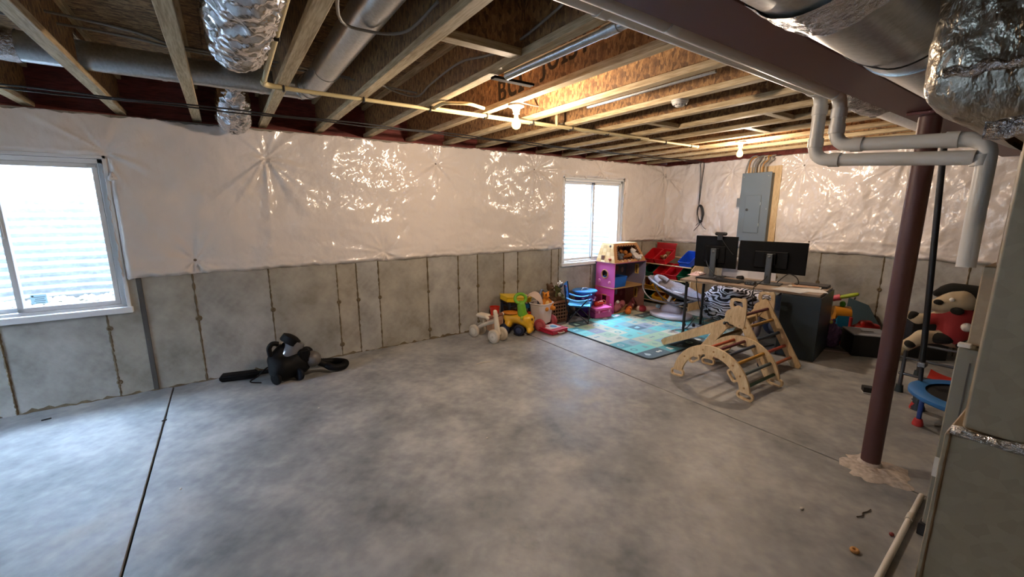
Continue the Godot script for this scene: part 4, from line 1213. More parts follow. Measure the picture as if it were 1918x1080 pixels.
	part("ring_handle", MB.new().tube(ringpts, 0.019, 12, true), gr, ro)
	for s in [-1, 1]:
		part("eye", MB.new().ell(V(0.04 * s, 0.21, 0.205), V(0.014, 0.016, 0.012), 10), M("5e3a12", 0.3), ro)
		part("ear", MB.new().ell(V(0.09 * s, 0.23, 0.09), V(0.04, 0.022, 0.016), 10), M("9fae2f", 0.4), ro)
		wheel(ro, V(0.075 * s, 0.068, 0.05), 0.068, 0.04, M("18203a", 0.5), M("3d4a72", 0.4))
		wheel(ro, V(0.075 * s, 0.068, -0.14), 0.068, 0.04, M("18203a", 0.5), M("3d4a72", 0.4))
	part("smile", MB.new().tube(spline([V(-0.035, 0.155, 0.205), V(0, 0.14, 0.215), V(0.035, 0.155, 0.205)], 5), 0.003, 6), M("5e3a12", 0.4), ro)
	# toys stacked behind it
	var gg := thing("toy_garage", "dark blue and red plastic toy garage standing against the concrete behind the yellow ride on", "toy", V(3.0, 0, -4.315))
	part("base_level", MB.new().box(V(0, 0.06, 0), V(0.34, 0.12, 0.2), 0.012), M("27304a", 0.4), gg)
	part("middle_level", MB.new().box(V(0.0, 0.2, 0), V(0.34, 0.02, 0.2), 0.006), M("a8261f", 0.4), gg)
	for s in [-1, 1]:
		for q in [-1, 1]: part("post", MB.new().box(V(0.155 * s, 0.235, 0.085 * q), V(0.03, 0.23, 0.03), 0.006), M("1e2433", 0.4), gg)
	part("lift", MB.new().box(V(0.13, 0.17, 0.11), V(0.07, 0.07, 0.03), 0.01), M("c23b1f", 0.4), gg)
	part("sign", MB.new().box(V(0.1, 0.28, 0.102), V(0.09, 0.06, 0.012), 0.004), M("21639c", 0.4), gg)
	part("car_ramp", MB.new().box(V(0, 0.3, 0), V(0.3, 0.015, 0.18), 0.004), M("232b40", 0.4), gg, V(0, 0, 0), V(0, 0, 0))
	var yb := thing("toy_tray", "bright yellow plastic tray lying tilted on top of the toy garage", "tray", V(2.98, 0.352, -4.29), 0.0)
	yb.rotation = V(0.06, -0.1, -0.1)
	part("shell", MB.new().box(V(0, 0.035, 0), V(0.36, 0.07, 0.2), 0.012), M("d9b11a", 0.35), yb)
	part("rim", MB.new().box(V(0, 0.066, 0), V(0.375, 0.012, 0.215), 0.005), M("e0bc28", 0.35), yb)
	var rb := thing("toy_bucket", "small red plastic bucket on the floor behind the cream balance bike", "bucket", V(2.69, 0.2, -4.33))
	part("tub", MB.new().lathe([Vector2(0.0, 0.0), Vector2(0.05, 0.0), Vector2(0.062, 0.1), Vector2(0.066, 0.102), Vector2(0.066, 0.108), Vector2(0.058, 0.108), Vector2(0.048, 0.012), Vector2(0.0, 0.012)], 22), M("c0301f", 0.35), rb)
	var bx := thing("toy_block", "pinkish cream cardboard box under the red bucket against the wall", "box", V(2.69, 0, -4.33))
	part("carton", MB.new().box(V(0, 0.1, 0), V(0.16, 0.199, 0.16), 0.006), M("c9a58c", 0.7), bx)
	part("flap", MB.new().box(V(0, 0.1, 0.081), V(0.12, 0.1, 0.004), 0.001), M("b98f76", 0.7), bx)
	# doll pram
	var pm := thing("doll_pram", "white doll pram with pink wheels and a blue grey push handle", "doll pram", V(3.24, 0, -4.08), 0.35)
	var bd := MB.new()
	bd.sheet(36, 14, func(u: float, w: float) -> Vector3:
		var a := u * TAU
		var e := 0.55
		var k := lerpf(0.80, 1.0, w)
		return V(signf(cos(a)) * pow(absf(cos(a)), e) * 0.135 * k, 0.085 + 0.25 * w, signf(sin(a)) * pow(absf(sin(a)), e) * 0.125 * k), -1.0)
	bd.box(V(0, 0.088, 0), V(0.19, 0.01, 0.17), 0.004)
	part("basket", bd, M("d3c8c6", 0.5), pm)
	part("rim", MB.new().tube(range(36).map(func(i): return V(signf(cos(TAU * i / 36)) * pow(absf(cos(TAU * i / 36)), 0.55) * 0.136, 0.336, signf(sin(TAU * i / 36)) * pow(absf(sin(TAU * i / 36)), 0.55) * 0.126)), 0.008, 8, true), M("ddd3d0", 0.5), pm)
	var hd := MB.new()
	hd.sheet(16, 24, func(u: float, w: float) -> Vector3:
		var a := lerpf(0.0, PI, w)
		var b := lerpf(0.0, 1.25, u)
		return V(-0.085 - 0.11 * sin(b) * sin(a) - 0.03 * u, 0.32 + 0.17 * sin(a) * cos(b * 0.55), -0.04 + 0.115 * cos(a)), 1.0)
	part("hood", hd, M("c9b3a6", 0.6), pm)
	part("handle", MB.new().tube(spline([V(-0.12, 0.30, 0.02), V(-0.10, 0.40, 0.02), V(-0.02, 0.485, 0.0), V(0.06, 0.485, -0.02), V(0.12, 0.42, -0.03), V(0.125, 0.32, -0.03)], 7), 0.012, 12), M("64718f", 0.45), pm)
	for s in [-1, 1]:
		wheel(pm, V(0.145 * s, 0.08, 0.07), 0.08, 0.03, M("b0505c", 0.45), M("c46a74", 0.45))
		wheel(pm, V(0.145 * s, 0.08, -0.10), 0.08, 0.03, M("b0505c", 0.45), M("c46a74", 0.45))
	part("chassis", MB.new().box(V(0, 0.08, 0), V(0.25, 0.016, 0.16), 0.005), M("3a2c2c", 0.6), pm)
	plush("plush_toy", "orange plush toy with dark stripes sitting in the white doll pram", V(3.275, 0.25, -4.04), 0.0, teddy_caps(0.85), M("c97b22", 0.95), [["stripe", V(0.03, 0.2, 0.045), V(0.008, 0.02, 0.006), M("3a2412", 0.9)], ["stripe", V(-0.03, 0.2, 0.045), V(0.008, 0.02, 0.006), M("3a2412", 0.9)], ["nose", V(0.0, 0.168, 0.07), V(0.012, 0.008, 0.008), M("2a1710", 0.6)], ["belly", V(0, 0.08, 0.036), V(0.034, 0.04, 0.02), M("e0b874", 0.95)]])
	# lattice crate with soft toys
	var ct := thing("wicker_crate", "brown wooden lattice crate full of soft toys between the doll pram and the blue chair", "crate", V(3.62, 0, -4.27))
	var wd := M("7d5544", 0.7)
	part("floor_board", MB.new().box(V(0, 0.012, 0), V(0.28, 0.016, 0.24), 0.003), wd, ct)
	part("liner", MB.new().box(V(0, 0.14, -0.0), V(0.25, 0.25, 0.21), 0.004), M("2a1f1c", 0.9), ct)
	for s in [-1, 1]:
		for q in [-1, 1]: part("corner_post", MB.new().box(V(0.135 * s, 0.15, 0.115 * q), V(0.024, 0.3, 0.024), 0.004), wd, ct)
	for k in 6:
		var y := 0.045 + 0.048 * k
		for s in [-1, 1]:
			part("slat", MB.new().box(V(0, y, 0.121 * s), V(0.27, 0.02 if k < 5 else 0.036, 0.008), 0.002), M("9c6f58" if k == 5 else "8a6450", 0.7), ct)
			part("slat", MB.new().box(V(0.141 * s, y, 0), V(0.008, 0.02 if k < 5 else 0.036, 0.23), 0.002), M("9c6f58" if k == 5 else "8a6450", 0.7), ct)
	for k in 5:
		part("upright", MB.new().box(V(-0.09 + 0.045 * k, 0.14, 0.128), V(0.012, 0.24, 0.006), 0.002), M("8c6a55", 0.7), ct)
		part("upright", MB.new().box(V(-0.148, 0.14, -0.09 + 0.045 * k), V(0.006, 0.24, 0.012), 0.002), M("8c6a55", 0.7), ct)
	plush("teddy_bear", "brown teddy bear sitting in the lattice crate, the bigger and browner of its two", V(3.57, 0.27, -4.27), 0.2, teddy_caps(0.95), mats["fur_brown"], [["eye", V(0.016, 0.21, 0.056), V(0.005, 0.005, 0.004), M("120d0a", 0.2)], ["eye", V(-0.016, 0.21, 0.056), V(0.005, 0.005, 0.004), M("120d0a", 0.2)], ["nose", V(0, 0.192, 0.082), V(0.009, 0.006, 0.005), M("120d0a", 0.3)]], "", V(-0.2, 0, 0))
	plush("plush_toy", "olive green plush toy with a pale belly at the wall end of the lattice crate", V(3.68, 0.27, -4.29), 0.2, teddy_caps(0.8), M("66683f", 0.95), [["belly", V(0, 0.08, 0.04), V(0.036, 0.04, 0.02), M("c9c4a6", 0.95)], ["nose", V(0, 0.16, 0.066), V(0.01, 0.007, 0.006), M("17140f", 0.4)]])
	solo("foil_balloon", "small crumpled silver green bag on top of the soft toys in the lattice crate", "bag", MB.new().ell(V(0, 0, 0), V(0.05, 0.05, 0.035), 16), mats["foil"], V(3.69, 0.50, -4.25))
	# red picture case
	var rc := thing("picture_case", "flat red plastic carry case with a blue and white picture on its lid", "case", V(3.255, 0, -3.865), 0.08)
	part("tray", MB.new().box(V(0, 0.024, 0), V(0.27, 0.044, 0.27), 0.012), M("a01f33", 0.35), rc)
	var lid := part("lid", MB.new().box(V(0, 0.054, 0), V(0.27, 0.018, 0.27), 0.008), M("b52a3e", 0.35), rc)
	part("print", MB.new().box(V(-0.01, 0.0636, -0.02), V(0.20, 0.0016, 0.17)), M("cfd0d6", 0.5), lid)
	part("print_blot", MB.new().cyl(V(0.02, 0.0644, -0.01), V(0.02, 0.0652, -0.01), 0.045, 0.045, 18), M("3b86b8", 0.5), lid)
	part("print_blot", MB.new().cyl(V(-0.05, 0.0644, -0.05), V(-0.05, 0.0652, -0.05), 0.028, 0.028, 18), M("c58f9c", 0.5), lid)
	part("handle", MB.new().tube(pipe_path([V(-0.045, 0.03, 0.13), V(-0.045, 0.028, 0.165), V(0.045, 0.028, 0.165), V(0.045, 0.03, 0.13)], 0.012, 4), 0.006, 8), M("cfc0b4", 0.4), rc)
	# blue folding chair
	var ch := thing("folding_chair", "blue fabric children's folding chair with black crossed legs", "chair", V(3.85, 0, -4.02), 0.72)
	var bf := M("2f7fc4", 0.7)
	var bf2 := M("4aa0dc", 0.7)
	var bars := M("141a2a", 0.4)
	for s in [-1, 1]:
		part("leg", MB.new().cyl(V(-0.16 * s, 0.0, 0.13), V(0.15 * s, 0.25, 0.13), 0.008, 0.008, 8), bars, ch)
		part("leg", MB.new().cyl(V(-0.16 * s, 0.0, -0.15), V(0.15 * s, 0.25, -0.15), 0.008, 0.008, 8), bars, ch)
		part("leg", MB.new().cyl(V(0.155 * s, 0.02, 0.14), V(0.155 * s, 0.27, -0.15), 0.008, 0.008, 8), bars, ch)
		part("leg", MB.new().cyl(V(0.155 * s, 0.02, -0.16), V(0.155 * s, 0.36, 0.13), 0.008, 0.008, 8), bars, ch)
		part("back_post", MB.new().cyl(V(0.155 * s, 0.2, -0.15), V(0.15 * s, 0.53, -0.19), 0.008, 0.008, 8), bars, ch)
		for q in [-1, 1]: part("foot", MB.new().ell(V(0.16 * s, 0.011, 0.14 * q), V(0.018, 0.011, 0.018), 10), M("b9bdc6", 0.5), ch)
		var arm := MB.new()
		arm.sheet(12, 3, func(u: float, w: float) -> Vector3: return V(0.155 * s + (w - 0.5) * 0.05, 0.36 - 0.035 * sin(u * PI), lerpf(-0.165, 0.15, u)), 1.0)
		arm.sheet(12, 3, func(u: float, w: float) -> Vector3: return V(0.155 * s + (w - 0.5) * 0.05, 0.348 - 0.035 * sin(u * PI), lerpf(-0.165, 0.15, u)), -1.0)
		part("armrest", arm, bf2, ch)
	var seat := MB.new()
	for s in [1.0, -1.0]:
		seat.sheet(14, 14, func(u: float, w: float) -> Vector3: return V(lerpf(-0.165, 0.165, u), 0.255 - 0.05 * sin(u * PI) * sin(w * PI * 0.9 + 0.1) + (0.003 if s > 0 else -0.003), lerpf(-0.15, 0.15, w)), -s)
	part("seat", seat, bf2, ch)
	var bck := MB.new()
	for s in [1.0, -1.0]:
		bck.sheet(14, 14, func(u: float, w: float) -> Vector3: return V(lerpf(-0.16, 0.16, u), lerpf(0.23, 0.535 - 0.02 * sin(u * PI), w), -0.155 - 0.04 * w - 0.025 * sin(u * PI) + (0.003 if s > 0 else -0.003)), s)
	part("backrest", bck, bf, ch)
	for q in [[V(-0.07, 0.43, -0.196), 0.03, "c9d6e4"], [V(0.05, 0.39, -0.19), 0.026, "1b4f8c"], [V(0.0, 0.32, -0.188), 0.03, "c9d6e4"], [V(0.08, 0.47, -0.198), 0.02, "b84a50"], [V(-0.09, 0.33, -0.182), 0.022, "1b4f8c"]]:
		part("print_patch", MB.new().ell(q[0], V(q[1], q[1] * 0.8, 0.006), 12), M(q[2], 0.8), ch)
	for s in [-1, 1]: part("side_pocket", MB.new().box(V(0.11 * s, 0.27, 0.155), V(0.08, 0.07, 0.012), 0.005), M("2a68a4", 0.7), ch)
	# purple tub with blue lid
	var tb := thing("storage_tub", "purple plastic tub with a flared blue lid behind the blue chair", "tub", V(4.16, 0, -4.25))
	part("tub", MB.new().lathe([Vector2(0.0, 0.0), Vector2(0.11, 0.0), Vector2(0.125, 0.02), Vector2(0.145, 0.34), Vector2(0.0, 0.34)], 28), M("45237e", 0.4), tb)
	part("lid", MB.new().lathe([Vector2(0.0, 0.37), Vector2(0.15, 0.37), Vector2(0.175, 0.375), Vector2(0.18, 0.365), Vector2(0.16, 0.345), Vector2(0.15, 0.335)].map(func(q): return q), 28), M("3f8fd6", 0.35), tb)
	part("lid_handle", MB.new().tube(spline([V(-0.06, 0.37, 0.0), V(-0.04, 0.4, 0.0), V(0.04, 0.4, 0.0), V(0.06, 0.37, 0.0)], 5), 0.007, 8), M("b9c6de", 0.35), tb)
	for k in 6:
		var a := 0.4 + 0.42 * k
		var rr := 0.145
		part("sticker", MB.new().ell(V(cos(a) * rr, 0.24 + 0.03 * (k % 2), sin(a) * rr), V(0.02, 0.014, 0.02), 10), M("8f7cc4" if k % 2 else "c99ac4", 0.5), tb)
	# pink case and red bag on it
	var ps := thing("toy_suitcase", "bright pink plastic toy suitcase on the floor by the doll house", "toy suitcase", V(4.26, 0, -4.05), -0.12)
	part("lower_shell", MB.new().box(V(0, 0.055, 0), V(0.31, 0.1, 0.21), 0.02), M("c44a86", 0.35), ps)
	part("upper_shell", MB.new().box(V(0, 0.135, 0), V(0.31, 0.055, 0.21), 0.018), M("d763a0", 0.35), ps)
	part("seam_band", MB.new().box(V(0, 0.106, 0), V(0.316, 0.01, 0.216), 0.003), M("b33c76", 0.35), ps)
	for s in [-1, 1]: part("clasp", MB.new().box(V(0.09 * s, 0.105, 0.108), V(0.03, 0.035, 0.008), 0.003), M("e08fbc", 0.35), ps)
	part("handle", MB.new().tube(pipe_path([V(-0.04, 0.11, 0.105), V(-0.04, 0.105, 0.13), V(0.04, 0.105, 0.13), V(0.04, 0.11, 0.105)], 0.012, 4), 0.006, 8), M("b33c76", 0.35), ps)
	var bg := thing("toy_purse", "red toy purse with white dots lying on the pink suitcase", "purse", V(4.27, 0.163, -4.07), 0.2)
	part("pouch", MB.new().blob([[V(-0.07, 0.035, 0), V(0.07, 0.03, 0), 0.034, 0.03]], 0.01, 0.009), M("c0341f", 0.5), bg)
	part("strap", MB.new().tube(spline([V(0.04, 0.06, 0), V(0.08, 0.07, 0.02), V(0.12, 0.05, 0.03), V(0.115, 0.02, 0.04), V(0.09, 0.02, 0.03)], 5), 0.006, 8), M("d97a66", 0.5), bg)
	for q in [V(-0.05, 0.06, 0.02), V(0.0, 0.065, 0.018), V(0.045, 0.055, 0.02)]: part("dot", MB.new().ell(q, V(0.011, 0.009, 0.01), 9), M("e6dcd6", 0.5), bg)
	solo("paper_scrap", "small white scrap of paper on the floor at the corner of the doll house", "paper", MB.new().box(V(0, 0.0, 0), V(0.1, 0.002, 0.05)), M("e9d6e2", 0.8), V(4.50, 0.0145, -3.93), 0.3)

# ---------------------------------------------------------------- corner: doll house, bins, mat, bouncer, bean bag
func bin_mesh(w: float, d: float, h: float, fl := 0.62) -> MB:  # open tray, front lip lower than the back
	var m := MB.new()
	var t := 0.005
	m.box(V(0, t / 2, 0), V(w * 0.86, t, d * 0.86))
	for s in [-1.0, 1.0]:
		for q in [0.0, 1.0]:
			var o: float = -t * q * s
			var xa: float = s * w * 0.43 + o; var xb: float = s * w * 0.5 + o
			var nn := V(s * (1.0 - 2.0 * q), 0.1, 0)
			m.quad4(V(xa, 0, d * 0.43), V(xa, 0, -d * 0.43), V(xb, h, -d * 0.5), V(xb, h * fl, d * 0.5), nn, nn, nn, nn)
		var ze: float = s * d * 0.5
		var hh: float = h * (fl if s > 0 else 1.0)
		for q in [0.0, 1.0]:
			var o: float = -t * q * s
			var nn := V(0, 0.1, s * (1.0 - 2.0 * q))
			m.quad4(V(-w * 0.43, 0, s * d * 0.43 + o), V(w * 0.43, 0, s * d * 0.43 + o), V(w * 0.5, hh, ze + o), V(-w * 0.5, hh, ze + o), nn, nn, nn, nn)
	return m

func bin_rim(w: float, d: float, h: float, fl := 0.62) -> MB:
	return MB.new().tube(pipe_path([V(0, h, -d / 2), V(w / 2, h, -d / 2), V(w / 2, h * fl, d / 2), V(-w / 2, h * fl, d / 2), V(-w / 2, h, -d / 2), V(-0.001, h, -d / 2)], 0.02, 4), 0.006, 8)

func build_play_back() -> void:
	# printed play mat
	var img := Image.create_empty(800, 592, false, Image.FORMAT_RGB8)
	img.fill(Color("93aaa4"))
	var pal := ["c9cbb8", "4f9ca4", "6cc0c4", "4d6673", "86a9b4", "c4c9b8", "6fc4c0", "8f95a8", "a4c2a8", "5d7784", "7ccac8", "bdbca8"]
	rng.seed = 91
	for j in 8:
		for i in 11:
			var c := Color(pal[rng.randi() % pal.size()])
			img.fill_rect(Rect2i(i * 73, j * 74, 72, 73), c)
			var k := Color(pal[rng.randi() % pal.size()]).lerp(Color("ffffff" if c.get_luminance() < 0.55 else "6d8f96"), 0.45)
			var kind := rng.randi() % 5
			for y in 44:
				for x in 44:
					var p := Vector2(x - 22, y - 22)
					var hit := false
					if kind == 0: hit = p.length() < 17 and p.length() > 9
					elif kind == 1: hit = Vector2(p.x, p.y * 1.6).length() < 18 or Vector2(p.x - 13, p.y + 11).length() < 7
					elif kind == 2: hit = absf(p.x) < 5 + (p.y + 22) * 0.25 and absf(p.y) < 16
					elif kind == 3: hit = Vector2(p.x + 9, p.y).length() < 8 or Vector2(p.x - 9, p.y).length() < 8 or (absf(p.x) < 9 and absf(p.y) < 3)
					else: hit = absf(p.x) + absf(p.y) * 0.7 < 15 and p.y < 12
					if hit: img.set_pixel(i * 73 + 14 + x, j * 74 + 14 + y, k)
	var it := ImageTexture.create_from_image(img)
	var mm := StandardMaterial3D.new()
	mm.albedo_texture = it
	mm.roughness = 0.45
	var mt := thing("play_mat", "large foam play mat printed with teal, grey and cream squares", "play mat", V(4.42, 0, -3.27))
	var base := MB.new()
	base.x = Transform3D(Basis.from_euler(V(-PI / 2, 0, 0)), Vector3.ZERO)
	base.prism(rrect(2.02, 1.5, 0.07, 0, 0, 6), 0.001, 0.0125, true)
	part("foam", base, M("2f3b40", 0.7), mt)
	var topm := MB.new()
	var rr := rrect(1.99, 1.47, 0.06, 0, 0, 6)
	for i in rr.size():
		var a := rr[i]; var b := rr[(i + 1) % rr.size()]
		var uv := func(p: Vector2) -> Vector2: return Vector2(p.x / 1.99 + 0.5, p.y / 1.47 + 0.5)
		topm.tri(V(0, 0.0135, 0), V(a.x, 0.0135, a.y), V(b.x, 0.0135, b.y), Vector3.UP, Vector3.UP, Vector3.UP, Vector2(0.5, 0.5), uv.call(a), uv.call(b))
	part("printed_face", topm, mm, mt)
	# doll house
	var pink := M("cf62a4", 0.5)
	var pink2 := M("d9489a", 0.5)
	var tan := M("c99d62", 0.6)
	var o := thing("doll_house", "tall pink wooden doll house with an open front and a tan roof", "doll house", V(4.52, 0, -4.03))
	var dp := 0.37
	var w := 0.68
	var wallp := [M("7a3a50", 0.7), M("5e6a86", 0.7)]
	for f in 2:
		var y0 := 0.0 if f == 0 else 0.375
		var y1 := 0.375 if f == 0 else 0.74
		var s0 := 0.0; 
		# left side with a framed window
		var sd := MB.new()
		sd.x = Transform3D(Basis.from_euler(V(0, -PI / 2, 0)), V(0.008, 0, 0))
		var cx := -dp / 2; var cy := (y0 + y1) / 2 + 0.02
		var outer := PackedVector2Array(); var inner := PackedVector2Array()
		if f == 0:
			outer = PackedVector2Array([Vector2(0, y0), Vector2(0, y1), Vector2(-dp, y1), Vector2(-dp, y0)])
			inner = PackedVector2Array([Vector2(cx + 0.045, cy - 0.055), Vector2(cx + 0.045, cy + 0.055), Vector2(cx - 0.045, cy + 0.055), Vector2(cx - 0.045, cy - 0.055)])
		else:
			for i in 24:
				var a := TAU * i / 24.0
				var d := Vector2(cos(a), sin(a))
				var k := minf((dp / 2) / maxf(absf(d.x), 1e-4), ((y1 - y0) / 2 + (-0.02 if d.y > 0 else 0.02)) / maxf(absf(d.y), 1e-4))
				outer.append(Vector2(cx, cy) + d * k); inner.append(Vector2(cx, cy) + d * 0.058)
			outer[3] = Vector2(0, y1) if absf(outer[3].x) < 0.12 else outer[3]
		sd.ringp(outer, inner, -0.006, 0.006)
		part("side_wall", sd, pink2 if f == 0 else pink, o)
		if f == 0:
			for s in [-1, 1]: part("shutter", MB.new().box(V(-0.002, cy, -dp / 2 + 0.083 * s), V(0.008, 0.12, 0.06), 0.003), M("c23b64", 0.5), o)
			part("window_trim", MB.new().box(V(-0.003, cy + 0.062, -dp / 2), V(0.01, 0.014, 0.1), 0.003), M("d98a3c", 0.5), o)
			part("window_trim", MB.new().box(V(-0.003, cy - 0.062, -dp / 2), V(0.01, 0.014, 0.1), 0.003), M("d98a3c", 0.5), o)
			part("flower_patch", MB.new().ell(V(0.0, cy - 0.11, -dp / 2), V(0.006, 0.04, 0.11), 14), M("b34c60", 0.6), o)
			for q in [[-0.1, 0.08], [-0.27, 0.1], [-0.05, 0.14]]: part("flower", MB.new().ell(V(0.0, q[1], q[0]), V(0.008, 0.018, 0.018), 10), M("eab0c9", 0.6), o)
		else:
			var rp := []
			for i in 24: rp.append(V(0.0, cy + 0.062 * sin(TAU * i / 24), -dp / 2 + 0.062 * cos(TAU * i / 24)))
			part("window_trim", MB.new().tube(rp, 0.009, 8, true), M("c9925c", 0.5), o)
			for q in [[-0.09, 0.46], [-0.29, 0.47]]: part("flower", MB.new().ell(V(0.0, q[1], q[0]), V(0.008, 0.026, 0.026), 10), M("e38fb0", 0.6), o)
		# right side with a yellow window, back, floor
		part("side_wall", MB.new().box(V(w, (y0 + y1) / 2, -dp / 2), V(0.012, y1 - y0, dp)), M("7f7a94" if f == 1 else "a87a72", 0.6), o)
		part("window_trim", MB.new().box(V(w - 0.009, (y0 + y1) / 2 + 0.05, -dp * 0.42), V(0.008, 0.15, 0.07), 0.003), M("d9b35a", 0.5), o)
		part("window_hole", MB.new().box(V(w - 0.013, (y0 + y1) / 2 + 0.05, -dp * 0.42), V(0.004, 0.12, 0.028), 0.001), M("6d4c28", 0.6), o)
		part("back_wall", MB.new().box(V(w / 2, (y0 + y1) / 2, -dp), V(w, y1 - y0, 0.012)), wallp[f], o)
		part("floor_board", MB.new().box(V(w / 2, y0 + 0.006, -dp / 2), V(w + 0.01, 0.012, dp + 0.02), 0.002), M("b08a5c", 0.6), o)
		for k in 5: part("wallpaper_motif", MB.new().ell(V(0.1 + 0.12 * k, y0 + 0.2 + 0.03 * (k % 2), -dp + 0.008), V(0.03, 0.045, 0.004), 10), M(["8c94ac", "9a5a6c", "b9a6b0"][(k + f) % 3], 0.7), o)
	part("floor_board", MB.new().box(V(w / 2, 0.744, -dp / 2), V(w + 0.02, 0.012, dp + 0.02), 0.002), M("8f4a6a", 0.6), o)
	# roof: sloping tan left side, framed front opening, back
	var T := [V(0.0, 0.75, 0.0), V(w, 0.75, 0.0), V(w * 0.83, 1.02, -0.10), V(0.06, 1.02, -0.10)]
	var B := [V(0.0, 0.75, -dp), V(w, 0.75, -dp), V(w * 0.83, 1.02, -dp + 0.05), V(0.06, 1.02, -dp + 0.05)]
	var fr := MB.new()
	var C: Vector3 = (T[0] + T[1] + T[2] + T[3]) / 4.0
	var I := []
	for p in T: I.append(C + (p - C) * V(0.76, 0.68, 0.68))
	var nf: Vector3 = (T[1] - T[0]).cross(T[3] - T[0]).normalized()
	for i in 4:
		var j := (i + 1) % 4
		for q in [0.0, -0.012]:
			var dn: Vector3 = nf * q
			fr.quad(T[i] + dn, T[j] + dn, I[j] + dn, I[i] + dn, nf * (1.0 if q == 0.0 else -1.0))
		fr.quad(I[i], I[j], I[j] - nf * 0.012, I[i] - nf * 0.012, (C - (I[i] + I[j]) / 2.0).normalized())
	part("gable_frame", fr, M("b9875a", 0.6), o)
	for i in 4: # scalloped edging round the opening
		for k in 7:
			var p: Vector3 = I[i].lerp(I[(i + 1) % 4], (k + 0.5) / 7.0)
			part("scallop", MB.new().ell(p + nf * 0.002, V(0.016, 0.016, 0.005), 8), M("4a2f22", 0.6), o)
	var slab4 := func(a: Vector3, b: Vector3, c: Vector3, d: Vector3, m: Material, called: String) -> void:
		var s := MB.new()
		var nn := (b - a).cross(d - a).normalized()
		s.quad(a, b, c, d, nn); s.quad(a - nn * 0.01, b - nn * 0.01, c - nn * 0.01, d - nn * 0.01, -nn)
		for e in [[a, b], [b, c], [c, d], [d, a]]: s.quad(e[0], e[1], e[1] - nn * 0.01, e[0] - nn * 0.01, ((e[0] + e[1]) / 2.0 - (a + b + c + d) / 4.0).normalized())
		part(called, s, m, o)
	slab4.call(B[0], T[0], T[3], B[3], M("d9b27a", 0.6), "roof_side")
	slab4.call(T[1], B[1], B[2], T[2], M("b9875a", 0.6), "roof_side")
	slab4.call(B[1], B[0], B[3], B[2], M("5a3a3c", 0.7), "roof_back")
	slab4.call(T[3], T[2], B[2], B[3], M("d9b27a", 0.6), "roof_top")
	for r in 5: for k in 4: # shingles on the sloping side
		var u := (k + 0.5) / 4.0; var vv := (r + 0.5) / 5.5
		var pa: Vector3 = B[0].lerp(T[0], u).lerp(B[3].lerp(T[3], u), vv)
		part("shingle", MB.new().box(Vector3.ZERO, V(0.006, 0.057, 0.086 - 0.03 * vv), 0.002), M(["d2a86d", "dfba84", "caa067"][(r + k) % 3], 0.65), o, pa + V(-0.004, 0, 0), V(0, 0, -0.22))
	part("dormer_window", MB.new().box(V(0.008, 0.81, -0.24), V(0.02, 0.07, 0.055), 0.003), M("6b3f28", 0.6), o)
	part("flower_box", MB.new().ell(V(0.0, 0.80, -0.1), V(0.02, 0.02, 0.03), 10), M("a8562c", 0.6), o)
	# things in the doll house
	var bl := M("1d56a8", 0.35)
	var b1 := thing("storage_bin", "blue plastic bin standing on the middle floor of the doll house", "bin", V(4.67, 0.39, -4.16), 0.05)
	part("tray", bin_mesh(0.28, 0.24, 0.15, 1.0), bl, b1)
	part("rim", bin_rim(0.28, 0.24, 0.15, 1.0), bl, b1)
	plush("plush_toy", "olive plush toy lying in the blue bin inside the doll house", V(4.67, 0.40, -4.18), 0.0, teddy_caps(0.75), M("5a5f3c", 0.95), [["nose", V(0, 0.15, 0.06), V(0.01, 0.008, 0.006), M("1a1712", 0.4)]], "", V(-0.5, 0, 0.3))
	plush("plush_toy", "orange and brown striped plush toy lying in the attic of the doll house", V(4.86, 0.785, -4.2), 0.3, teddy_caps(1.0), M("a8682e", 0.95), [["stripe", V(0.0, 0.12, 0.05), V(0.045, 0.007, 0.02), M("41281a", 0.9)], ["stripe", V(0.0, 0.09, 0.055), V(0.05, 0.007, 0.02), M("41281a", 0.9)], ["stripe", V(0.0, 0.06, 0.058), V(0.05, 0.007, 0.02), M("41281a", 0.9)], ["nose", V(0, 0.2, 0.085), V(0.012, 0.009, 0.008), M("d98a2c", 0.6)]], "", V(-0.5, 0, -0.4))
	plush("plush_toy", "grey plush toy slumped at the left of the doll house attic", V(4.68, 0.78, -4.16), 0.5, teddy_caps(0.9), M("5d5f66", 0.95), [["belly", V(0, 0.08, 0.042), V(0.036, 0.045, 0.02), M("8b8c8e", 0.95)]], "", V(-0.3, 0, 0.25))
	plush("plush_toy", "white plush toy with a round head at the front edge of the doll house attic", V(5.04, 0.765, -4.08), 0.4, teddy_caps(0.72), M("d6cfcf", 0.95), [["nose", V(0, 0.14, 0.06), V(0.009, 0.007, 0.006), M("8f5a5a", 0.5)]], "", V(-0.4, 0, 0.3))
	for q in [["small cream book lying at the front of the doll house attic", V(4.72, 0.755, -4.07), V(0.09, 0.025, 0.05), "c9b89a"], ["small pink book lying at the front of the doll house attic", V(4.85, 0.755, -4.065), V(0.13, 0.022, 0.055), "b06a78"]]:
		var bk := thing("book", q[0], "book", q[1], 0.2, "little books in the doll house attic")
		part("cover", MB.new().box(V(0, q[2].y / 2, 0), q[2], 0.002), M(q[3], 0.6), bk)
		part("pages", MB.new().box(V(0, q[2].y / 2, 0.004), V(q[2].x - 0.006, q[2].y * 0.7, q[2].z), 0.001), M("e0d8c6", 0.8), bk)
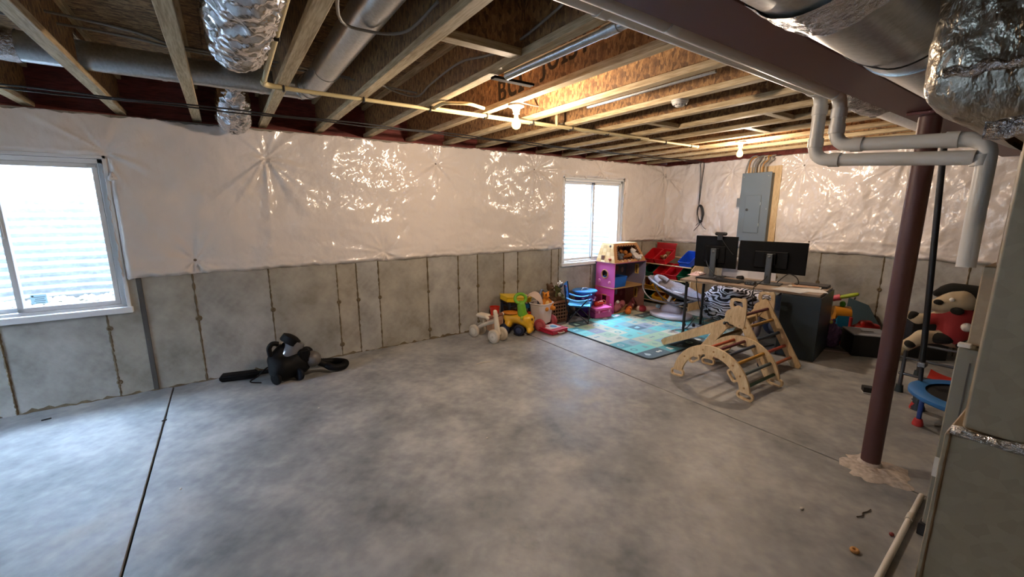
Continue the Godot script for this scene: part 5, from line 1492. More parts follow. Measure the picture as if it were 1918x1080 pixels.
	# dolls and soft toys heaped at the door of the doll house
	plush("rag_doll", "red and cream rag doll lying on the mat before the doll house", V(4.98, 0.05, -3.93), 0.9, [[V(0, 0.0, 0), V(0, 0.0, 0.16), 0.045, 0.04], [V(0, 0.0, 0.16), V(0.03, -0.005, 0.3), 0.038, 0.034], [V(-0.03, 0, 0.16), V(-0.06, -0.005, 0.28), 0.034, 0.032]], M("d6b9b0", 0.95), [["shoe", V(0.035, 0.0, 0.32), V(0.04, 0.042, 0.05), M("9c2430", 0.7)], ["skirt", V(0, 0.005, 0.04), V(0.075, 0.05, 0.07), M("a8384a", 0.9)], ["shoe", V(-0.065, 0.0, 0.3), V(0.036, 0.036, 0.045), M("9c2430", 0.7)]])
	plush("plush_toy", "orange plush toy lying low before the doll house door", V(4.72, 0.055, -3.92), 0.7, [[V(-0.05, 0, 0), V(0.06, 0.0, 0), 0.045, 0.04], [V(0.09, 0.02, 0.02), V(0.1, 0.02, 0.02), 0.036, 0.034]], M("c4651f", 0.95), [["spot", V(0.0, 0.03, 0.03), V(0.02, 0.014, 0.015), M("6a3a18", 0.9)], ["spot", V(0.05, 0.03, 0.03), V(0.016, 0.012, 0.014), M("e0b070", 0.9)]])
	plush("plush_toy", "dusky pink plush toy heaped inside the ground floor of the doll house", V(4.68, 0.07, -4.09), 0.3, [[V(-0.07, 0, 0), V(0.1, 0.02, 0), 0.055, 0.05], [V(0.12, 0.05, 0.02), V(0.13, 0.06, 0.02), 0.045, 0.04], [V(-0.05, 0.06, 0), V(-0.04, 0.08, 0), 0.03, 0.028]], M("9c5a62", 0.95), [["tuft", V(-0.04, 0.1, 0.02), V(0.03, 0.025, 0.025), M("d9d0d0", 0.95)], ["patch", V(0.05, 0.03, 0.04), V(0.04, 0.03, 0.02), M("6e2f3a", 0.95)]])
	plush("plush_toy", "maroon plush toy heaped at the right of the doll house ground floor", V(5.0, 0.06, -4.1), 0.5, [[V(-0.1, 0, 0), V(0.1, 0.03, 0), 0.045, 0.04], [V(0.0, 0.04, 0.03), V(0.1, 0.08, 0.0), 0.03, 0.026]], M("6a2a32", 0.95), [["patch", V(-0.05, 0.02, 0.03), V(0.04, 0.025, 0.02), M("a07a6a", 0.95)], ["patch", V(0.07, 0.03, 0.03), V(0.03, 0.02, 0.02), M("3a1c20", 0.95)]])
	solo("board_book", "thin tan picture book lying open edged on the mat by the rag doll", "book", MB.new().box(V(0, 0.006, 0), V(0.2, 0.012, 0.14), 0.003), M("b9975e", 0.7), V(5.26, 0.014, -3.78), 0.5)
	# rack of bins
	var rk := thing("bin_rack", "pale wood toy rack with sloping bins in the corner behind the doll house", "rack", V(5.78, 0, -3.985))
	var pw: Material = mats["plywood"]
	for s in [-1, 1]:
		var sd := MB.new()
		sd.x = Transform3D(Basis(), V(0, 0, 0.44 * s))
		sd.prism(PackedVector2Array([Vector2(-0.16, 0), Vector2(0.16, 0), Vector2(0.16, 0.80), Vector2(0.10, 0.80), Vector2(-0.14, 0.62), Vector2(-0.16, 0.56)]), -0.009, 0.009)
		part("side_panel", sd, pw, rk)
	var tiers := [0.66, 0.44, 0.23, 0.06]
	for y in tiers:
		part("rail", MB.new().cyl(V(-0.155, y - 0.01, -0.44), V(-0.155, y - 0.01, 0.44), 0.009, 0.009, 10), M("cdb894", 0.5), rk)
		part("rail", MB.new().cyl(V(0.12, y + 0.10, -0.44), V(0.12, y + 0.10, 0.44), 0.009, 0.009, 10), M("cdb894", 0.5), rk)
	var cols := [["b3151f", "b3151f", "", "1546b8"], ["14604a", "b3151f", "b3151f", "0f5a3c"], ["d19a1c", "d19a1c", "191a1c", "0f5a3c"], ["0f5a3c", "d19a1c", "d19a1c", "191a1c"]]
	var cn := {"b3151f": "red", "1546b8": "blue", "0f5a3c": "dark green", "14604a": "green", "d19a1c": "yellow", "191a1c": "black"}
	var tn := ["top", "second", "third", "bottom"]
	var pn := ["by the long wall", "second from the long wall", "third from the long wall", "at the desk end"]
	for r in 4:
		for k in 4:
			if cols[r][k] == "": continue
			var m := M(cols[r][k], 0.35)
			var b := thing("toy_bin", "%s plastic toy bin on the %s row of the rack, %s" % [cn[cols[r][k]], tn[r], pn[k]], "bin", V(5.76, tiers[r] + 0.035, -4.325 + 0.215 * k + 0.02), -PI / 2, "sloping toy bins in the rack")
			b.rotation = V(0.0, -PI / 2, 0.0)
			b.rotate_object_local(Vector3.RIGHT, 0.36)
			var big: bool = r == 0 and k < 2
			part("tray", bin_mesh(0.2, 0.29, 0.14), m, b)
			part("rim", bin_rim(0.2, 0.29, 0.14), m, b)
			if r == 0 and k == 1: plush("plush_toy", "small brown plush bear lying in a red bin on the top row of the rack", V(5.72, tiers[0] + 0.06, -4.08), -PI / 2, teddy_caps(0.6), M("7a4a26", 0.95), [["belly", V(0, 0.05, 0.03), V(0.025, 0.03, 0.014), M("d0c8b8", 0.95)]], "", V(-0.7, 0, 0))
			if r == 2 and k < 2: solo("toy_block", ["cream wooden block lying in the yellow bin by the long wall", "orange wooden block lying in the second yellow bin from the long wall"][k], "block", MB.new().box(Vector3.ZERO, V(0.07, 0.05, 0.06), 0.006), M(["d9c49a", "b8672a"][k], 0.6), V(5.73, tiers[2] + 0.09, -4.29 + 0.215 * k), 0.4)
	var lidr := thing("toy_box_lid", "red plastic lid leaning upright behind the top row of bins", "lid", V(5.90, 0.78, -4.2))
	part("panel", MB.new().box(V(0, 0.07, 0), V(0.02, 0.22, 0.36), 0.008), M("a3141c", 0.4), lidr, V(0, 0, 0), V(0, 0, -0.12))
	part("lip", MB.new().box(V(-0.005, 0.182, 0), V(0.034, 0.016, 0.37), 0.005), M("b81a22", 0.4), lidr, V(0.01, 0, 0), V(0, 0, -0.12))
	# baby bouncer
	var lav := M("c6c3d2", 0.4)
	var bo := thing("baby_bouncer", "grey and white baby swing seat on a pale round pedestal base", "baby swing", V(5.09, 0.0135, -3.47))
	var bs := MB.new()
	bs.sheet(40, 8, func(u: float, w: float) -> Vector3:
		var a := u * TAU
		var prof := [Vector2(1.0, 0.0), Vector2(1.02, 0.02), Vector2(1.0, 0.036), Vector2(0.9, 0.044), Vector2(0.7, 0.05), Vector2(0.5, 0.056), Vector2(0.3, 0.058), Vector2(0.1, 0.06), Vector2(0.0, 0.06)]
		var q: Vector2 = prof[int(round(w * 8))]
		return V(cos(a) * 0.24 * q.x, 0.012 + q.y, sin(a) * 0.3 * q.x), -1.0)
	part("base", bs, lav, bo)
	part("base_pad", MB.new().lathe([Vector2(0.0, 0.0), Vector2(0.235, 0.0), Vector2(0.24, 0.014), Vector2(0.0, 0.014)], 30), M("17171c", 0.7), bo)
	part("pedestal", MB.new().blob([[V(0, 0.09, -0.08), V(0, 0.11, 0.08), 0.075, 0.07], [V(0, 0.16, 0.0), V(0, 0.2, 0.0), 0.05, 0.04]], 0.05, 0.013), M("b1aebd", 0.4), bo)
	part("control_knob", MB.new().cyl(V(-0.05, 0.12, -0.16), V(-0.05, 0.12, -0.2), 0.03, 0.028, 16), M("9cc0d8", 0.3), bo)
	# seat shell: rim tube, dark sling, padded liner
	var rimp := []
	for i in 40:
		var a := TAU * i / 40.0
		var z := -0.46 * cos(a)
		rimp.append(V(0.20 * sin(a) * (1.0 - 0.15 * cos(a)), 0.43 + 0.105 * cos(a) - 0.01, z * 0.9 + 0.03))
	part("rim", MB.new().tube(rimp, 0.016, 10, true), M("8f8e9a", 0.5), bo)
	var sling := MB.new()
	sling.sheet(40, 12, func(u: float, w: float) -> Vector3:
		var a := TAU * u
		var c := cos(a); var s := sin(a)
		var q := w
		return V(0.20 * s * (1.0 - 0.15 * c) * q, 0.42 + 0.105 * c * q - 0.13 * (1.0 - q * q), 0.03 - 0.414 * c * q), -1.0)
	part("sling", sling, M("15161c", 0.8), bo)
	var liner := MB.new()
	var ln := noise(FastNoiseLite.TYPE_SIMPLEX, 9.0, 2, 19)
	liner.sheet(40, 12, func(u: float, w: float) -> Vector3:
		var a := TAU * u
		var c := cos(a); var s := sin(a)
		var q := w * 0.97
		return V(0.20 * s * (1.0 - 0.15 * c) * q, 0.445 + 0.105 * c * q - 0.10 * (1.0 - q * q) + 0.012 * ln.get_noise_2d(s * q, c * q), 0.03 - 0.414 * c * q), 1.0)
	part("padded_liner", liner, mats["fabric_grey"], bo)
	part("head_roll", MB.new().tube(spline([V(-0.09, 0.48, -0.14), V(-0.07, 0.52, -0.22), V(0.0, 0.535, -0.26), V(0.07, 0.52, -0.22), V(0.09, 0.48, -0.14)], 6), 0.034, 12), mats["fabric_grey"], bo)
	part("crotch_strap", MB.new().box(V(0, 0.36, 0.1), V(0.07, 0.02, 0.16), 0.008), M("d9d8e4", 0.8), bo)
	for s in [-1, 1]:
		part("support_arm", MB.new().tube(spline([V(0.10 * s, 0.53, -0.4), V(0.14 * s, 0.36, -0.39), V(0.12 * s, 0.23, -0.26), V(0.05 * s, 0.2, -0.06), V(0.12 * s, 0.22, 0.18), V(0.1 * s, 0.31, 0.37)], 7), 0.012, 10), M("8b8a94", 0.3, 0.6), bo)
	part("brace", MB.new().box(V(-0.06, 0.245, -0.12), V(0.03, 0.12, 0.04), 0.01), M("b9b8c2", 0.3), bo, V(0, 0, 0), V(0.5, 0, 0))
	# zebra bean bag
	var bbn := noise(FastNoiseLite.TYPE_SIMPLEX, 2.4, 3, 29)
	var bb := MB.new()
	bb.sheet(60, 34, func(u: float, w: float) -> Vector3:
		var a := u * TAU
		var t := w * PI
		var d := V(sin(t) * cos(a), cos(t), sin(t) * sin(a))
		var r := 1.0 + 0.16 * bbn.get_noise_3dv(d * 1.3) + 0.05 * bbn.get_noise_3dv(d * 4.0)
		var p := d * r * V(0.40, 0.29, 0.43)
		p.y = maxf(p.y + 0.245, 0.0) if p.y < -0.2 else p.y + 0.245
		return p, 1.0)
	var bag := thing("bean_bag", "large zebra striped bean bag on the floor under the desk", "bean bag", V(5.60, 0.0, -2.82))
	part("cover", bb, mats["zebra"], bag)
	part("seam", MB.new().tube(spline([V(-0.3, 0.36, -0.2), V(-0.1, 0.5, -0.05), V(0.1, 0.54, 0.05), V(0.3, 0.4, 0.2)], 6), 0.006, 7), M("25232b", 0.9), bag)
	# cushion and rucksack beside it
	var cu := thing("rucksack", "slate blue rucksack slumped between the bean bag and the dark pedestal", "rucksack", V(5.36, 0, -2.17), -1.2)
	part("sack", MB.new().blob([[V(0, 0.15, 0), V(0, 0.4, -0.03), 0.15, 0.12], [V(-0.08, 0.14, 0.07), V(0.08, 0.14, 0.07), 0.09, 0.09]], 0.06, 0.018), M("4a5468", 0.85), cu)
	part("front_pocket", MB.new().blob([[V(-0.06, 0.15, 0.14), V(0.06, 0.15, 0.14), 0.06, 0.06]], 0.02, 0.014), M("5c6880", 0.85), cu)
	part("zip", MB.new().tube(spline([V(-0.09, 0.2, 0.195), V(0.0, 0.225, 0.2), V(0.09, 0.2, 0.195)], 5), 0.004, 6), M("20242c", 0.6), cu)
	part("strap", MB.new().tube(spline([V(-0.05, 0.5, 0), V(0.0, 0.56, 0.02), V(0.05, 0.5, 0)], 5), 0.01, 8), M("2a303c", 0.8), cu)
	var wt := thing("white_cushion", "small white and violet cushion on the floor before the slate rucksack", "cushion", V(5.0, 0.0, -2.30), 0.4)
	part("pad", MB.new().ell(V(0, 0.16, 0), V(0.12, 0.16, 0.08), 18), M("cfc9dc", 0.9), wt)
	part("piping", MB.new().tube(range(24).map(func(i): return V(0.12 * cos(TAU * i / 24), 0.16 + 0.158 * sin(TAU * i / 24), 0)), 0.006, 7, true), M("5b4a78", 0.9), wt)

# ---------------------------------------------------------------- desk with its monitors
func monitor(label: String, at: Vector3, turn: float, w: float, h: float, y0: float, cam_on_top := false) -> Node3D:
	var o := thing("monitor", label, "monitor", at, turn, "")
	var blk := M("090a0d", 0.4)
	var gry := M("3e4448", 0.4)
	# back of the display faces -z locally
	part("display", MB.new().box(V(0, y0 + h / 2, 0.0), V(w, h, 0.018), 0.005), mats["screen_black"], o)
	part("bezel", MB.new().box(V(0, y0 + h / 2, 0.010), V(w + 0.004, h + 0.004, 0.008), 0.003), mats["screen_black"], o)
	part("rear_cover", MB.new().box(V(0, y0 + h * 0.42, -0.018), V(w * 0.5, h * 0.55, 0.02), 0.009), mats["screen_black"], o)
	part("mount", MB.new().box(V(0, y0 + h * 0.46, -0.045), V(0.11, 0.13, 0.03), 0.008), mats["screen_black"], o)
	part("stand_column", MB.new().box(V(0, (y0 + h * 0.6) / 2 + 0.01, -0.078), V(0.062, y0 + h * 0.6, 0.034), 0.008), gry, o)
	part("badge", MB.new().lathe([Vector2(0.016, 0.0), Vector2(0.014, 0.002), Vector2(0.0, 0.002)], 16), M("565d62", 0.3), o, V(0, y0 + h * 0.53, -0.0955), V(-PI / 2, 0, 0))
	part("stand_base", MB.new().box(V(0, 0.007, -0.02), V(0.26, 0.014, 0.19), 0.005), M("2a2e31", 0.4), o)
	return o

func build_desk() -> void:
	var th := deg_to_rad(10.0)
	var at := V(4.50, 0, -2.96)
	var top := 0.68
	var dk := thing("desk", "plain brown topped desk on thin black legs beside the dark green pedestal", "desk", at, th)
	part("desk_top", MB.new().box(V(0.31, top - 0.0125, 0.69), V(0.64, 0.025, 1.40), 0.003), mats["desk_wood"], dk)
	for q in [[0.03, 0.06], [0.56, 0.06]]:
		part("leg", MB.new().cyl(V(q[0], 0.0, q[1]), V(q[0], top - 0.025, q[1]), 0.0165, 0.0165, 14), M("101216", 0.4), dk)
		part("foot", MB.new().cyl(V(q[0], 0.0, q[1]), V(q[0], 0.02, q[1]), 0.024, 0.02, 14), M("101216", 0.5), dk)
	var W := func(lx: float, y: float, lz: float) -> Vector3: return at + V(lx * cos(th) + lz * sin(th), y, -lx * sin(th) + lz * cos(th))
	var pd := thing("pedestal", "dark green black cabinet pedestal carrying the near end of the desk", "cabinet", W.call(0.31, 0.0, 1.235), th)
	var teal := M("17252a", 0.4)
	part("carcass", MB.new().box(V(0, (top - 0.028) / 2, 0), V(0.66, top - 0.028, 0.34), 0.004), teal, pd)
	for k in 3:
		var dw := part("drawer", MB.new().box(V(0.334, 0.12 + 0.21 * k, 0), V(0.014, 0.2, 0.32), 0.003), M("1c2d33", 0.4), pd)
		part("handle", MB.new().box(V(0.346, 0.18 + 0.21 * k, 0), V(0.012, 0.012, 0.12), 0.003), M("8a9094", 0.3, 0.8), dw)
	monitor("larger black monitor seen from behind on the desk, standing in front of the breaker panel", W.call(0.36, top, 0.84), th + PI / 2 + 0.05, 0.66, 0.345, 0.125)
	var m1 := monitor("smaller dark monitor seen from behind on the desk with a webcam on its top edge", W.call(0.45, top, 0.21), th + PI / 2 + 0.06, 0.48, 0.385, 0.115)
	var wc := thing("webcam", "small black webcam clipped on the top edge of the smaller monitor", "webcam", m1.position + V(0, 0.502, 0.05), th + PI / 2)
	part("body", MB.new().blob([[V(-0.05, 0.03, 0.0), V(0.05, 0.03, 0.0), 0.022, 0.022]], 0.01, 0.006), M("141518", 0.35), wc)
	part("clip", MB.new().box(V(0, -0.012, -0.022), V(0.06, 0.07, 0.016), 0.005), M("141518", 0.4), wc)
	part("lens", MB.new().cyl(V(0, 0.022, 0.014), V(0, 0.022, 0.022), 0.01, 0.009, 14), M("30363c", 0.1), wc)
	part("cord", MB.new().tube(spline([V(0.0, 0.0, -0.02), V(-0.06, -0.08, -0.03), V(-0.14, -0.18, -0.03), V(-0.17, -0.21, -0.03)], 6), 0.0022, 6), M("17181b", 0.5), wc)
	# things lying on the desk
	var cl := thing("rumpled_cloth", "rumpled pink and white cloth at the far left corner of the desk", "cloth", W.call(0.45, top, 0.03), th)
	var cn := noise(FastNoiseLite.TYPE_SIMPLEX, 16.0, 3, 77)
	part("cloth", MB.new().sheet(30, 24, func(u: float, w: float) -> Vector3:
		var e := sin(u * PI) * sin(w * PI)
		return V((u - 0.5) * 0.2, 0.002 + e * (0.035 + 0.035 * cn.get_noise_2d(u * 1.2, w * 1.2)), (w - 0.5) * 0.22), -1.0), M("c9aaa4", 0.95), cl)
	for q in [V(0.02, 0.03, -0.03), V(-0.03, 0.03, 0.04), V(0.0, 0.03, 0.0)]: part("fold", MB.new().ell(q, V(0.05, 0.018, 0.025), 12), M("d6c6c2", 0.95), cl)
	var kb := thing("keyboard", "black keyboard lying on the desk between the two monitors", "keyboard", W.call(0.20, top, 0.47), th - 0.1)
	part("case", MB.new().box(V(0, 0.009, 0), V(0.15, 0.018, 0.30), 0.005), M("131417", 0.5), kb)
	for i in 5: for j in 13: part("key", MB.new().box(V(-0.052 + 0.026 * i, 0.0205, -0.132 + 0.022 * j), V(0.021, 0.006, 0.018), 0.002), M("1d1f22", 0.5), kb)
	var ms := thing("mouse", "black computer mouse on the desk behind the keyboard", "mouse", W.call(0.50, top, 0.50), th)
	part("shell", MB.new().blob([[V(0, 0.012, -0.02), V(0, 0.014, 0.02), 0.024, 0.028]], 0.01, 0.008), M("17181b", 0.35), ms)
	part("wheel", MB.new().cyl(V(-0.004, 0.036, 0.02), V(0.004, 0.036, 0.02), 0.007, 0.007, 12), M("3a3d42", 0.4), ms)
	var mo := thing("mouse_mat", "pale mouse mat at the back of the desk by the white paper", "mouse mat", W.call(0.54, top, 0.42), th)
	part("mat", MB.new().box(V(0, 0.0008, 0), V(0.08, 0.0016, 0.1)), M("b9bcc0", 0.8), mo)
	var dock := thing("docking_station", "small black docking box beside the larger monitor's stand", "box", W.call(0.14, top, 0.72), th)
	part("case", MB.new().box(V(0, 0.02, 0), V(0.085, 0.04, 0.10), 0.006), M("101114", 0.4), dock)
	for k in 3: part("port", MB.new().box(V(-0.043, 0.02, -0.03 + 0.03 * k), V(0.003, 0.01, 0.016), 0.001), M("5a5d60", 0.4), dock)
	var tp := thing("laptop", "closed black laptop lying on the desk under the smaller monitor's cables", "laptop", W.call(0.24, top, 0.2), th + 0.1)
	part("base", MB.new().box(V(0, 0.007, 0), V(0.15, 0.013, 0.2), 0.003), M("1a1c20", 0.4), tp)
	part("lid", MB.new().box(V(0, 0.017, 0), V(0.15, 0.006, 0.2), 0.002), M("23262b", 0.35), tp)
	var papers := [["loose sheet of white paper askew on the near end of the desk", V(0.20, 0.001, 1.25), 0.4, "c9c7c4", 0.001], ["stack of paper with a tan folder on the near end of the desk", V(0.40, 0.006, 1.18), 0.1, "bcb6ae", 0.012], ["loose sheet of grey paper at the front edge of the desk", V(0.10, 0.001, 1.12), -0.3, "aeb0b2", 0.001]]
	for q in papers:
		var pa := thing("paper", q[0], "paper", W.call(q[1].x, top, q[1].z), th + q[2], "papers on the desk")
		part("sheet", MB.new().box(V(0, q[4] / 2 + 0.0006, 0), V(0.21, q[4] + 0.0008, 0.29)), M(q[3], 0.8), pa)
		if q[4] > 0.01: part("folder", MB.new().box(V(0.0, 0.016, 0), V(0.22, 0.004, 0.24), 0.001), M("a8866a", 0.7), pa, V(0, 0, 0), V(0, 0.15, 0))
	var tray := thing("document_tray", "thin black document tray under the paper at the right end of the desk", "tray", W.call(0.52, top, 1.22), th)
	part("tray", MB.new().box(V(0, 0.012, 0), V(0.2, 0.024, 0.3), 0.004), M("131417", 0.5), tray)
	# cables on and under the desk
	var blk := M("101114", 0.5)
	for q in [["black cable draped over the front left of the desk and down beside its leg", [W.call(0.40, top + 0.03, 0.14), W.call(0.2, top + 0.012, 0.1), W.call(0.02, top + 0.004, 0.18), W.call(-0.03, top - 0.05, 0.2), W.call(-0.02, 0.42, 0.24), W.call(0.1, 0.2, 0.26), W.call(0.2, 0.05, 0.22)]],
		["black cable bundle behind the smaller monitor's stand", [W.call(0.36, top + 0.2, 0.14), W.call(0.28, top + 0.14, 0.2), W.call(0.24, top + 0.05, 0.3), W.call(0.3, top + 0.03, 0.36), W.call(0.38, top + 0.012, 0.3)]],
		["black cable hanging from the larger monitor's stand over the desk edge", [W.call(0.27, top + 0.1, 0.84), W.call(0.2, top + 0.06, 0.83), W.call(0.05, top + 0.01, 0.80), W.call(-0.02, top - 0.02, 0.8), W.call(-0.03, 0.48, 0.81), W.call(0.05, 0.3, 0.8)]],
		["thin black cable looped in the air beside the larger monitor's stand", [W.call(0.38, top + 0.02, 0.92), W.call(0.35, top + 0.08, 0.97), W.call(0.35, top + 0.13, 1.03), W.call(0.36, top + 0.1, 1.1), W.call(0.38, top + 0.03, 1.12), W.call(0.42, top + 0.006, 1.05)]],
		["black cable lying along the desk from the docking box", [W.call(0.16, top + 0.012, 0.66), W.call(0.06, top + 0.008, 0.5), W.call(0.1, top + 0.008, 0.36), W.call(0.3, top + 0.008, 0.32)]],
		["tangled black cable under the desk by its front leg, lying on the mat", [W.call(0.1, 0.2, 0.16), W.call(0.03, 0.1, 0.12), W.call(0.14, 0.03, 0.04), W.call(0.26, 0.024, 0.12), W.call(0.2, 0.024, 0.28), W.call(0.08, 0.022, 0.24), W.call(0.12, 0.03, 0.08)]],
		["thin black cable lying on the bare floor beyond the climbing frame", [W.call(0.2, 0.008, 0.5), W.call(0.05, 0.008, 0.62), W.call(0.02, 0.008, 0.75), W.call(0.12, 0.008, 0.9), W.call(0.3, 0.008, 0.98)]]]:
		solo("desk_cable", q[0], "cable", MB.new().tube(spline(q[1], 7), 0.005, 7), blk)
	var ps := thing("power_strip", "white power strip lying on the floor under the desk near its far leg", "power strip", W.call(0.24, 0.0145, 0.1), th + 0.5)
	part("bar", MB.new().box(V(0, 0.018, 0), V(0.055, 0.034, 0.3), 0.01), M("d8d6d8", 0.4), ps)
	for k in 5: part("socket", MB.new().box(V(0, 0.0355, -0.11 + 0.055 * k), V(0.03, 0.002, 0.03), 0.001), M("8d8b90", 0.5), ps)
	for k in 3: part("plug", MB.new().box(V(0, 0.055, -0.11 + 0.11 * k), V(0.036, 0.04, 0.036), 0.008), M("17181b", 0.5), ps)
	for k in 2:
		solo("white_cable", ["white cable curling on the mat under the far end of the desk", "white cable loop on the mat beside the front desk leg"][k], "cable", MB.new().tube(spline([W.call(0.18, 0.03, 0.04), W.call(0.05 - 0.1 * k, 0.02, -0.06), W.call(-0.06, 0.02, 0.06 + 0.08 * k), W.call(0.04, 0.02, 0.2), W.call(0.2, 0.022, 0.16 + 0.1 * k), W.call(0.26, 0.02, 0.02)], 7), 0.006, 7), M("cfcdd2", 0.5))
	solo("storage_paper", "large white sheet leaning behind the monitors against the far wall", "board", MB.new().box(V(0, 0.12, 0), V(0.01, 0.24, 0.6), 0.002), M("d2d2d8", 0.8), W.call(0.61, top, 0.55), th)
	var gl := thing("globe_lamp", "small white sphere with a brown stand on the floor under the desk", "toy", W.call(0.2, 0.0, 0.72), 0.0)
	part("ball", MB.new().ell(V(0, 0.09, 0), V(0.06, 0.06, 0.06), 18), M("d6d2d0", 0.5), gl)
	part("stand", MB.new().lathe([Vector2(0.045, 0.0), Vector2(0.045, 0.02), Vector2(0.03, 0.04), Vector2(0.0, 0.045)], 16), M("5a3a26", 0.6), gl)

# ---------------------------------------------------------------- wooden climbing set
func loop_ring(parent: Node, called: String, cz: float, cy: float, rw: float, rh: float, ang: float, x0: float, x1: float) -> void:
	var m := MB.new()
	# local polygon (z, y) becomes world through a turned frame: poly x -> z, poly y -> y, depth -> x
	m.x = Transform3D(Basis(V(0, 0, 1), V(0, 1, 0), V(-1, 0, 0)), V(0, cy, cz)) * Transform3D(Basis.from_euler(V(0, 0, ang)), Vector3.ZERO)
	m.ringp(rrect(rw * 2, rh * 2, minf(rw, rh) * 0.92, 0, 0, 6), rrect(rw * 2 - 0.03, rh * 2 - 0.03, (minf(rw, rh) - 0.015) * 0.92, 0, 0, 6), -x1, -x0)
	part(called, m, mats["plywood"], parent)

func build_climber() -> void:
	var ply: Material = mats["plywood"]
	var F := Basis(V(0, 0, 1), V(0, 1, 0), V(-1, 0, 0))
	# rocking arch
	var ar := thing("climbing_arch", "low plywood climbing arch with coloured rungs and oval foot loops", "climbing arch", V(3.30, 0, -1.83))
	var ts := 0.02
	for s in [0.0, 0.50]:
		var m := MB.new()
		m.x = Transform3D(F, V(s, 0, 0))
		var pts := []
		pts.append_array(poly_arc(0, 0.02, 0.345, 6, 174, 36))
		pts.append_array(poly_arc(0, 0.02, 0.265, 172, 8, 32))
		m.prism(PackedVector2Array(pts), -ts / 2, ts / 2, true)
		part("arch_rail", m, ply, ar)
		loop_ring(ar, "foot_loop", -0.305, 0.036, 0.066, 0.036, 0.12, s - ts / 2 - 0.001, s + ts / 2 + 0.001)
		loop_ring(ar, "foot_loop", 0.305, 0.036, 0.066, 0.036, -0.12, s - ts / 2 - 0.001, s + ts / 2 + 0.001)
		for a in [128.0, 38.0]:
			var r := 0.248
			loop_ring(ar, "grip_loop", r * cos(deg_to_rad(180.0 - a)) * -1.0, 0.02 + r * sin(deg_to_rad(a)), 0.058, 0.032, deg_to_rad(a - 90.0), s - ts / 2 - 0.001, s + ts / 2 + 0.001)
	var rc := ["b5502c", "b8502a", "6b2430", "1f2f4a", "b98a2c", "4a5a60", "2f5a40"]
	var ra := [142.0, 104.0, 86.0, 69.0, 51.0, 33.0, 15.0]
	for k in 7:
		var a := deg_to_rad(ra[k])
		# rails run along z: angle 0 is the near end on +z
		var c := V(0, 0.02 + 0.305 * sin(a), 0.305 * cos(a))
		part("rung", MB.new().cyl(c + V(0.0, 0, 0), c + V(0.50, 0, 0), 0.0135, 0.0135, 14), M(rc[k], 0.5), ar)
		for s in [-0.0115, 0.5115]: part("rung_cap", MB.new().cyl(c + V(s - 0.002, 0, 0), c + V(s + 0.002, 0, 0), 0.008, 0.008, 10), M("a9814f", 0.5), ar)
	# triangle frame
	var tr := thing("climbing_triangle", "plywood climbing triangle with coloured rungs and handle loops on top", "climbing frame", V(3.90, 0, -1.95))
	var side := func(s: float) -> void:
		var o := part("side_frame", side_mesh(s), ply, tr)
		# bear shaped top plate with a hand hole
		var pl := MB.new()
		pl.x = Transform3D(F, V(s - 0.012 if s < 0.1 else s + 0.012, 0.545, -0.005))
		var out := PackedVector2Array(); var inn := PackedVector2Array()
		var base := [Vector2(0.085, 0.135), Vector2(0.088, -0.10), Vector2(0.06, -0.135), Vector2(-0.02, -0.12), Vector2(-0.085, -0.09), Vector2(-0.10, -0.04), Vector2(-0.085, 0.01), Vector2(-0.05, 0.035), Vector2(-0.068, 0.07), Vector2(-0.06, 0.125), Vector2(-0.03, 0.14), Vector2(0.03, 0.142)]
		for q in base.size():
			for k in 3: out.append(base[q].cubic_interpolate(base[(q + 1) % 12], base[(q + 11) % 12], base[(q + 2) % 12], k / 3.0))
		var hole := rrect(0.095, 0.062, 0.024, 0.012, 0.085, 8)
		for q in out.size():
			# match each outline point with the hole point in the same direction
			var best := 0
			var dq := (out[q] - Vector2(0.012, 0.085)).normalized()
			for k in hole.size():
				if (hole[k] - Vector2(0.012, 0.085)).normalized().dot(dq) > (hole[best] - Vector2(0.012, 0.085)).normalized().dot(dq): best = k
			inn.append(hole[best])
		pl.ringp(out, inn, -0.009, 0.009)
		part("handle_plate", pl, ply, tr)
		for q in [V(0, -0.04, -0.05), V(0, -0.11, 0.04)]: part("bolt", MB.new().cyl(V(s - 0.026 if s < 0.1 else s + 0.026, 0.545, 0) + q - V(0.003, 0, 0), V(s - 0.02 if s < 0.1 else s + 0.02, 0.545, 0) + q, 0.007, 0.007, 10), M("c9b48c", 0.3, 0.7), tr)
	side.call(0.0); side.call(0.52)
	var tc := ["5a2433", "a8803a", "26384a", "9c3a26", "a85a2c"]
	for k in 5:
		var u: float = [0.1, 0.27, 0.47, 0.67, 0.85][k]
		var c := V(0, 0.58, 0.0).lerp(V(0, 0.0, 0.34), u)
		part("rung", MB.new().cyl(c, c + V(0.52, 0, 0), 0.0145, 0.0145, 14), M(tc[k], 0.5), tr)
		for s in [-0.012, 0.532]: part("rung_cap", MB.new().cyl(c + V(s - 0.002, 0, 0), c + V(s + 0.002, 0, 0), 0.009, 0.009, 10), M("a9814f", 0.5), tr)
	for k in 3:
		var u: float = [0.3, 0.58, 0.85][k]
		var c := V(0, 0.56, -0.03).lerp(V(0, 0.0, -0.36), u)
		part("rung", MB.new().cyl(c, c + V(0.52, 0, 0), 0.0145, 0.0145, 14), M(["a87a3a", "8a6a3a", "4a3a2a"][k], 0.5), tr)
	# slide board hooked on the triangle, its foot on the mat
	var sb := thing("slide_board", "plywood slide board with raised side rails leaning from the climbing triangle down to the mat", "slide", V(3.90, 0, -1.95))
	var p0 := V(0, 0.055, -0.80); var p1 := V(0, 0.435, -0.06)
	var ln := (p1 - p0).length()
	var tilt := atan2(p1.y - p0.y, p1.z - p0.z)
	var X := Transform3D(Basis.from_euler(V(-tilt, 0, 0)), p0)
	var bd := MB.new(); bd.x = X
	bd.box(V(0.26, 0.0, ln / 2), V(0.44, 0.014, ln), 0.003)
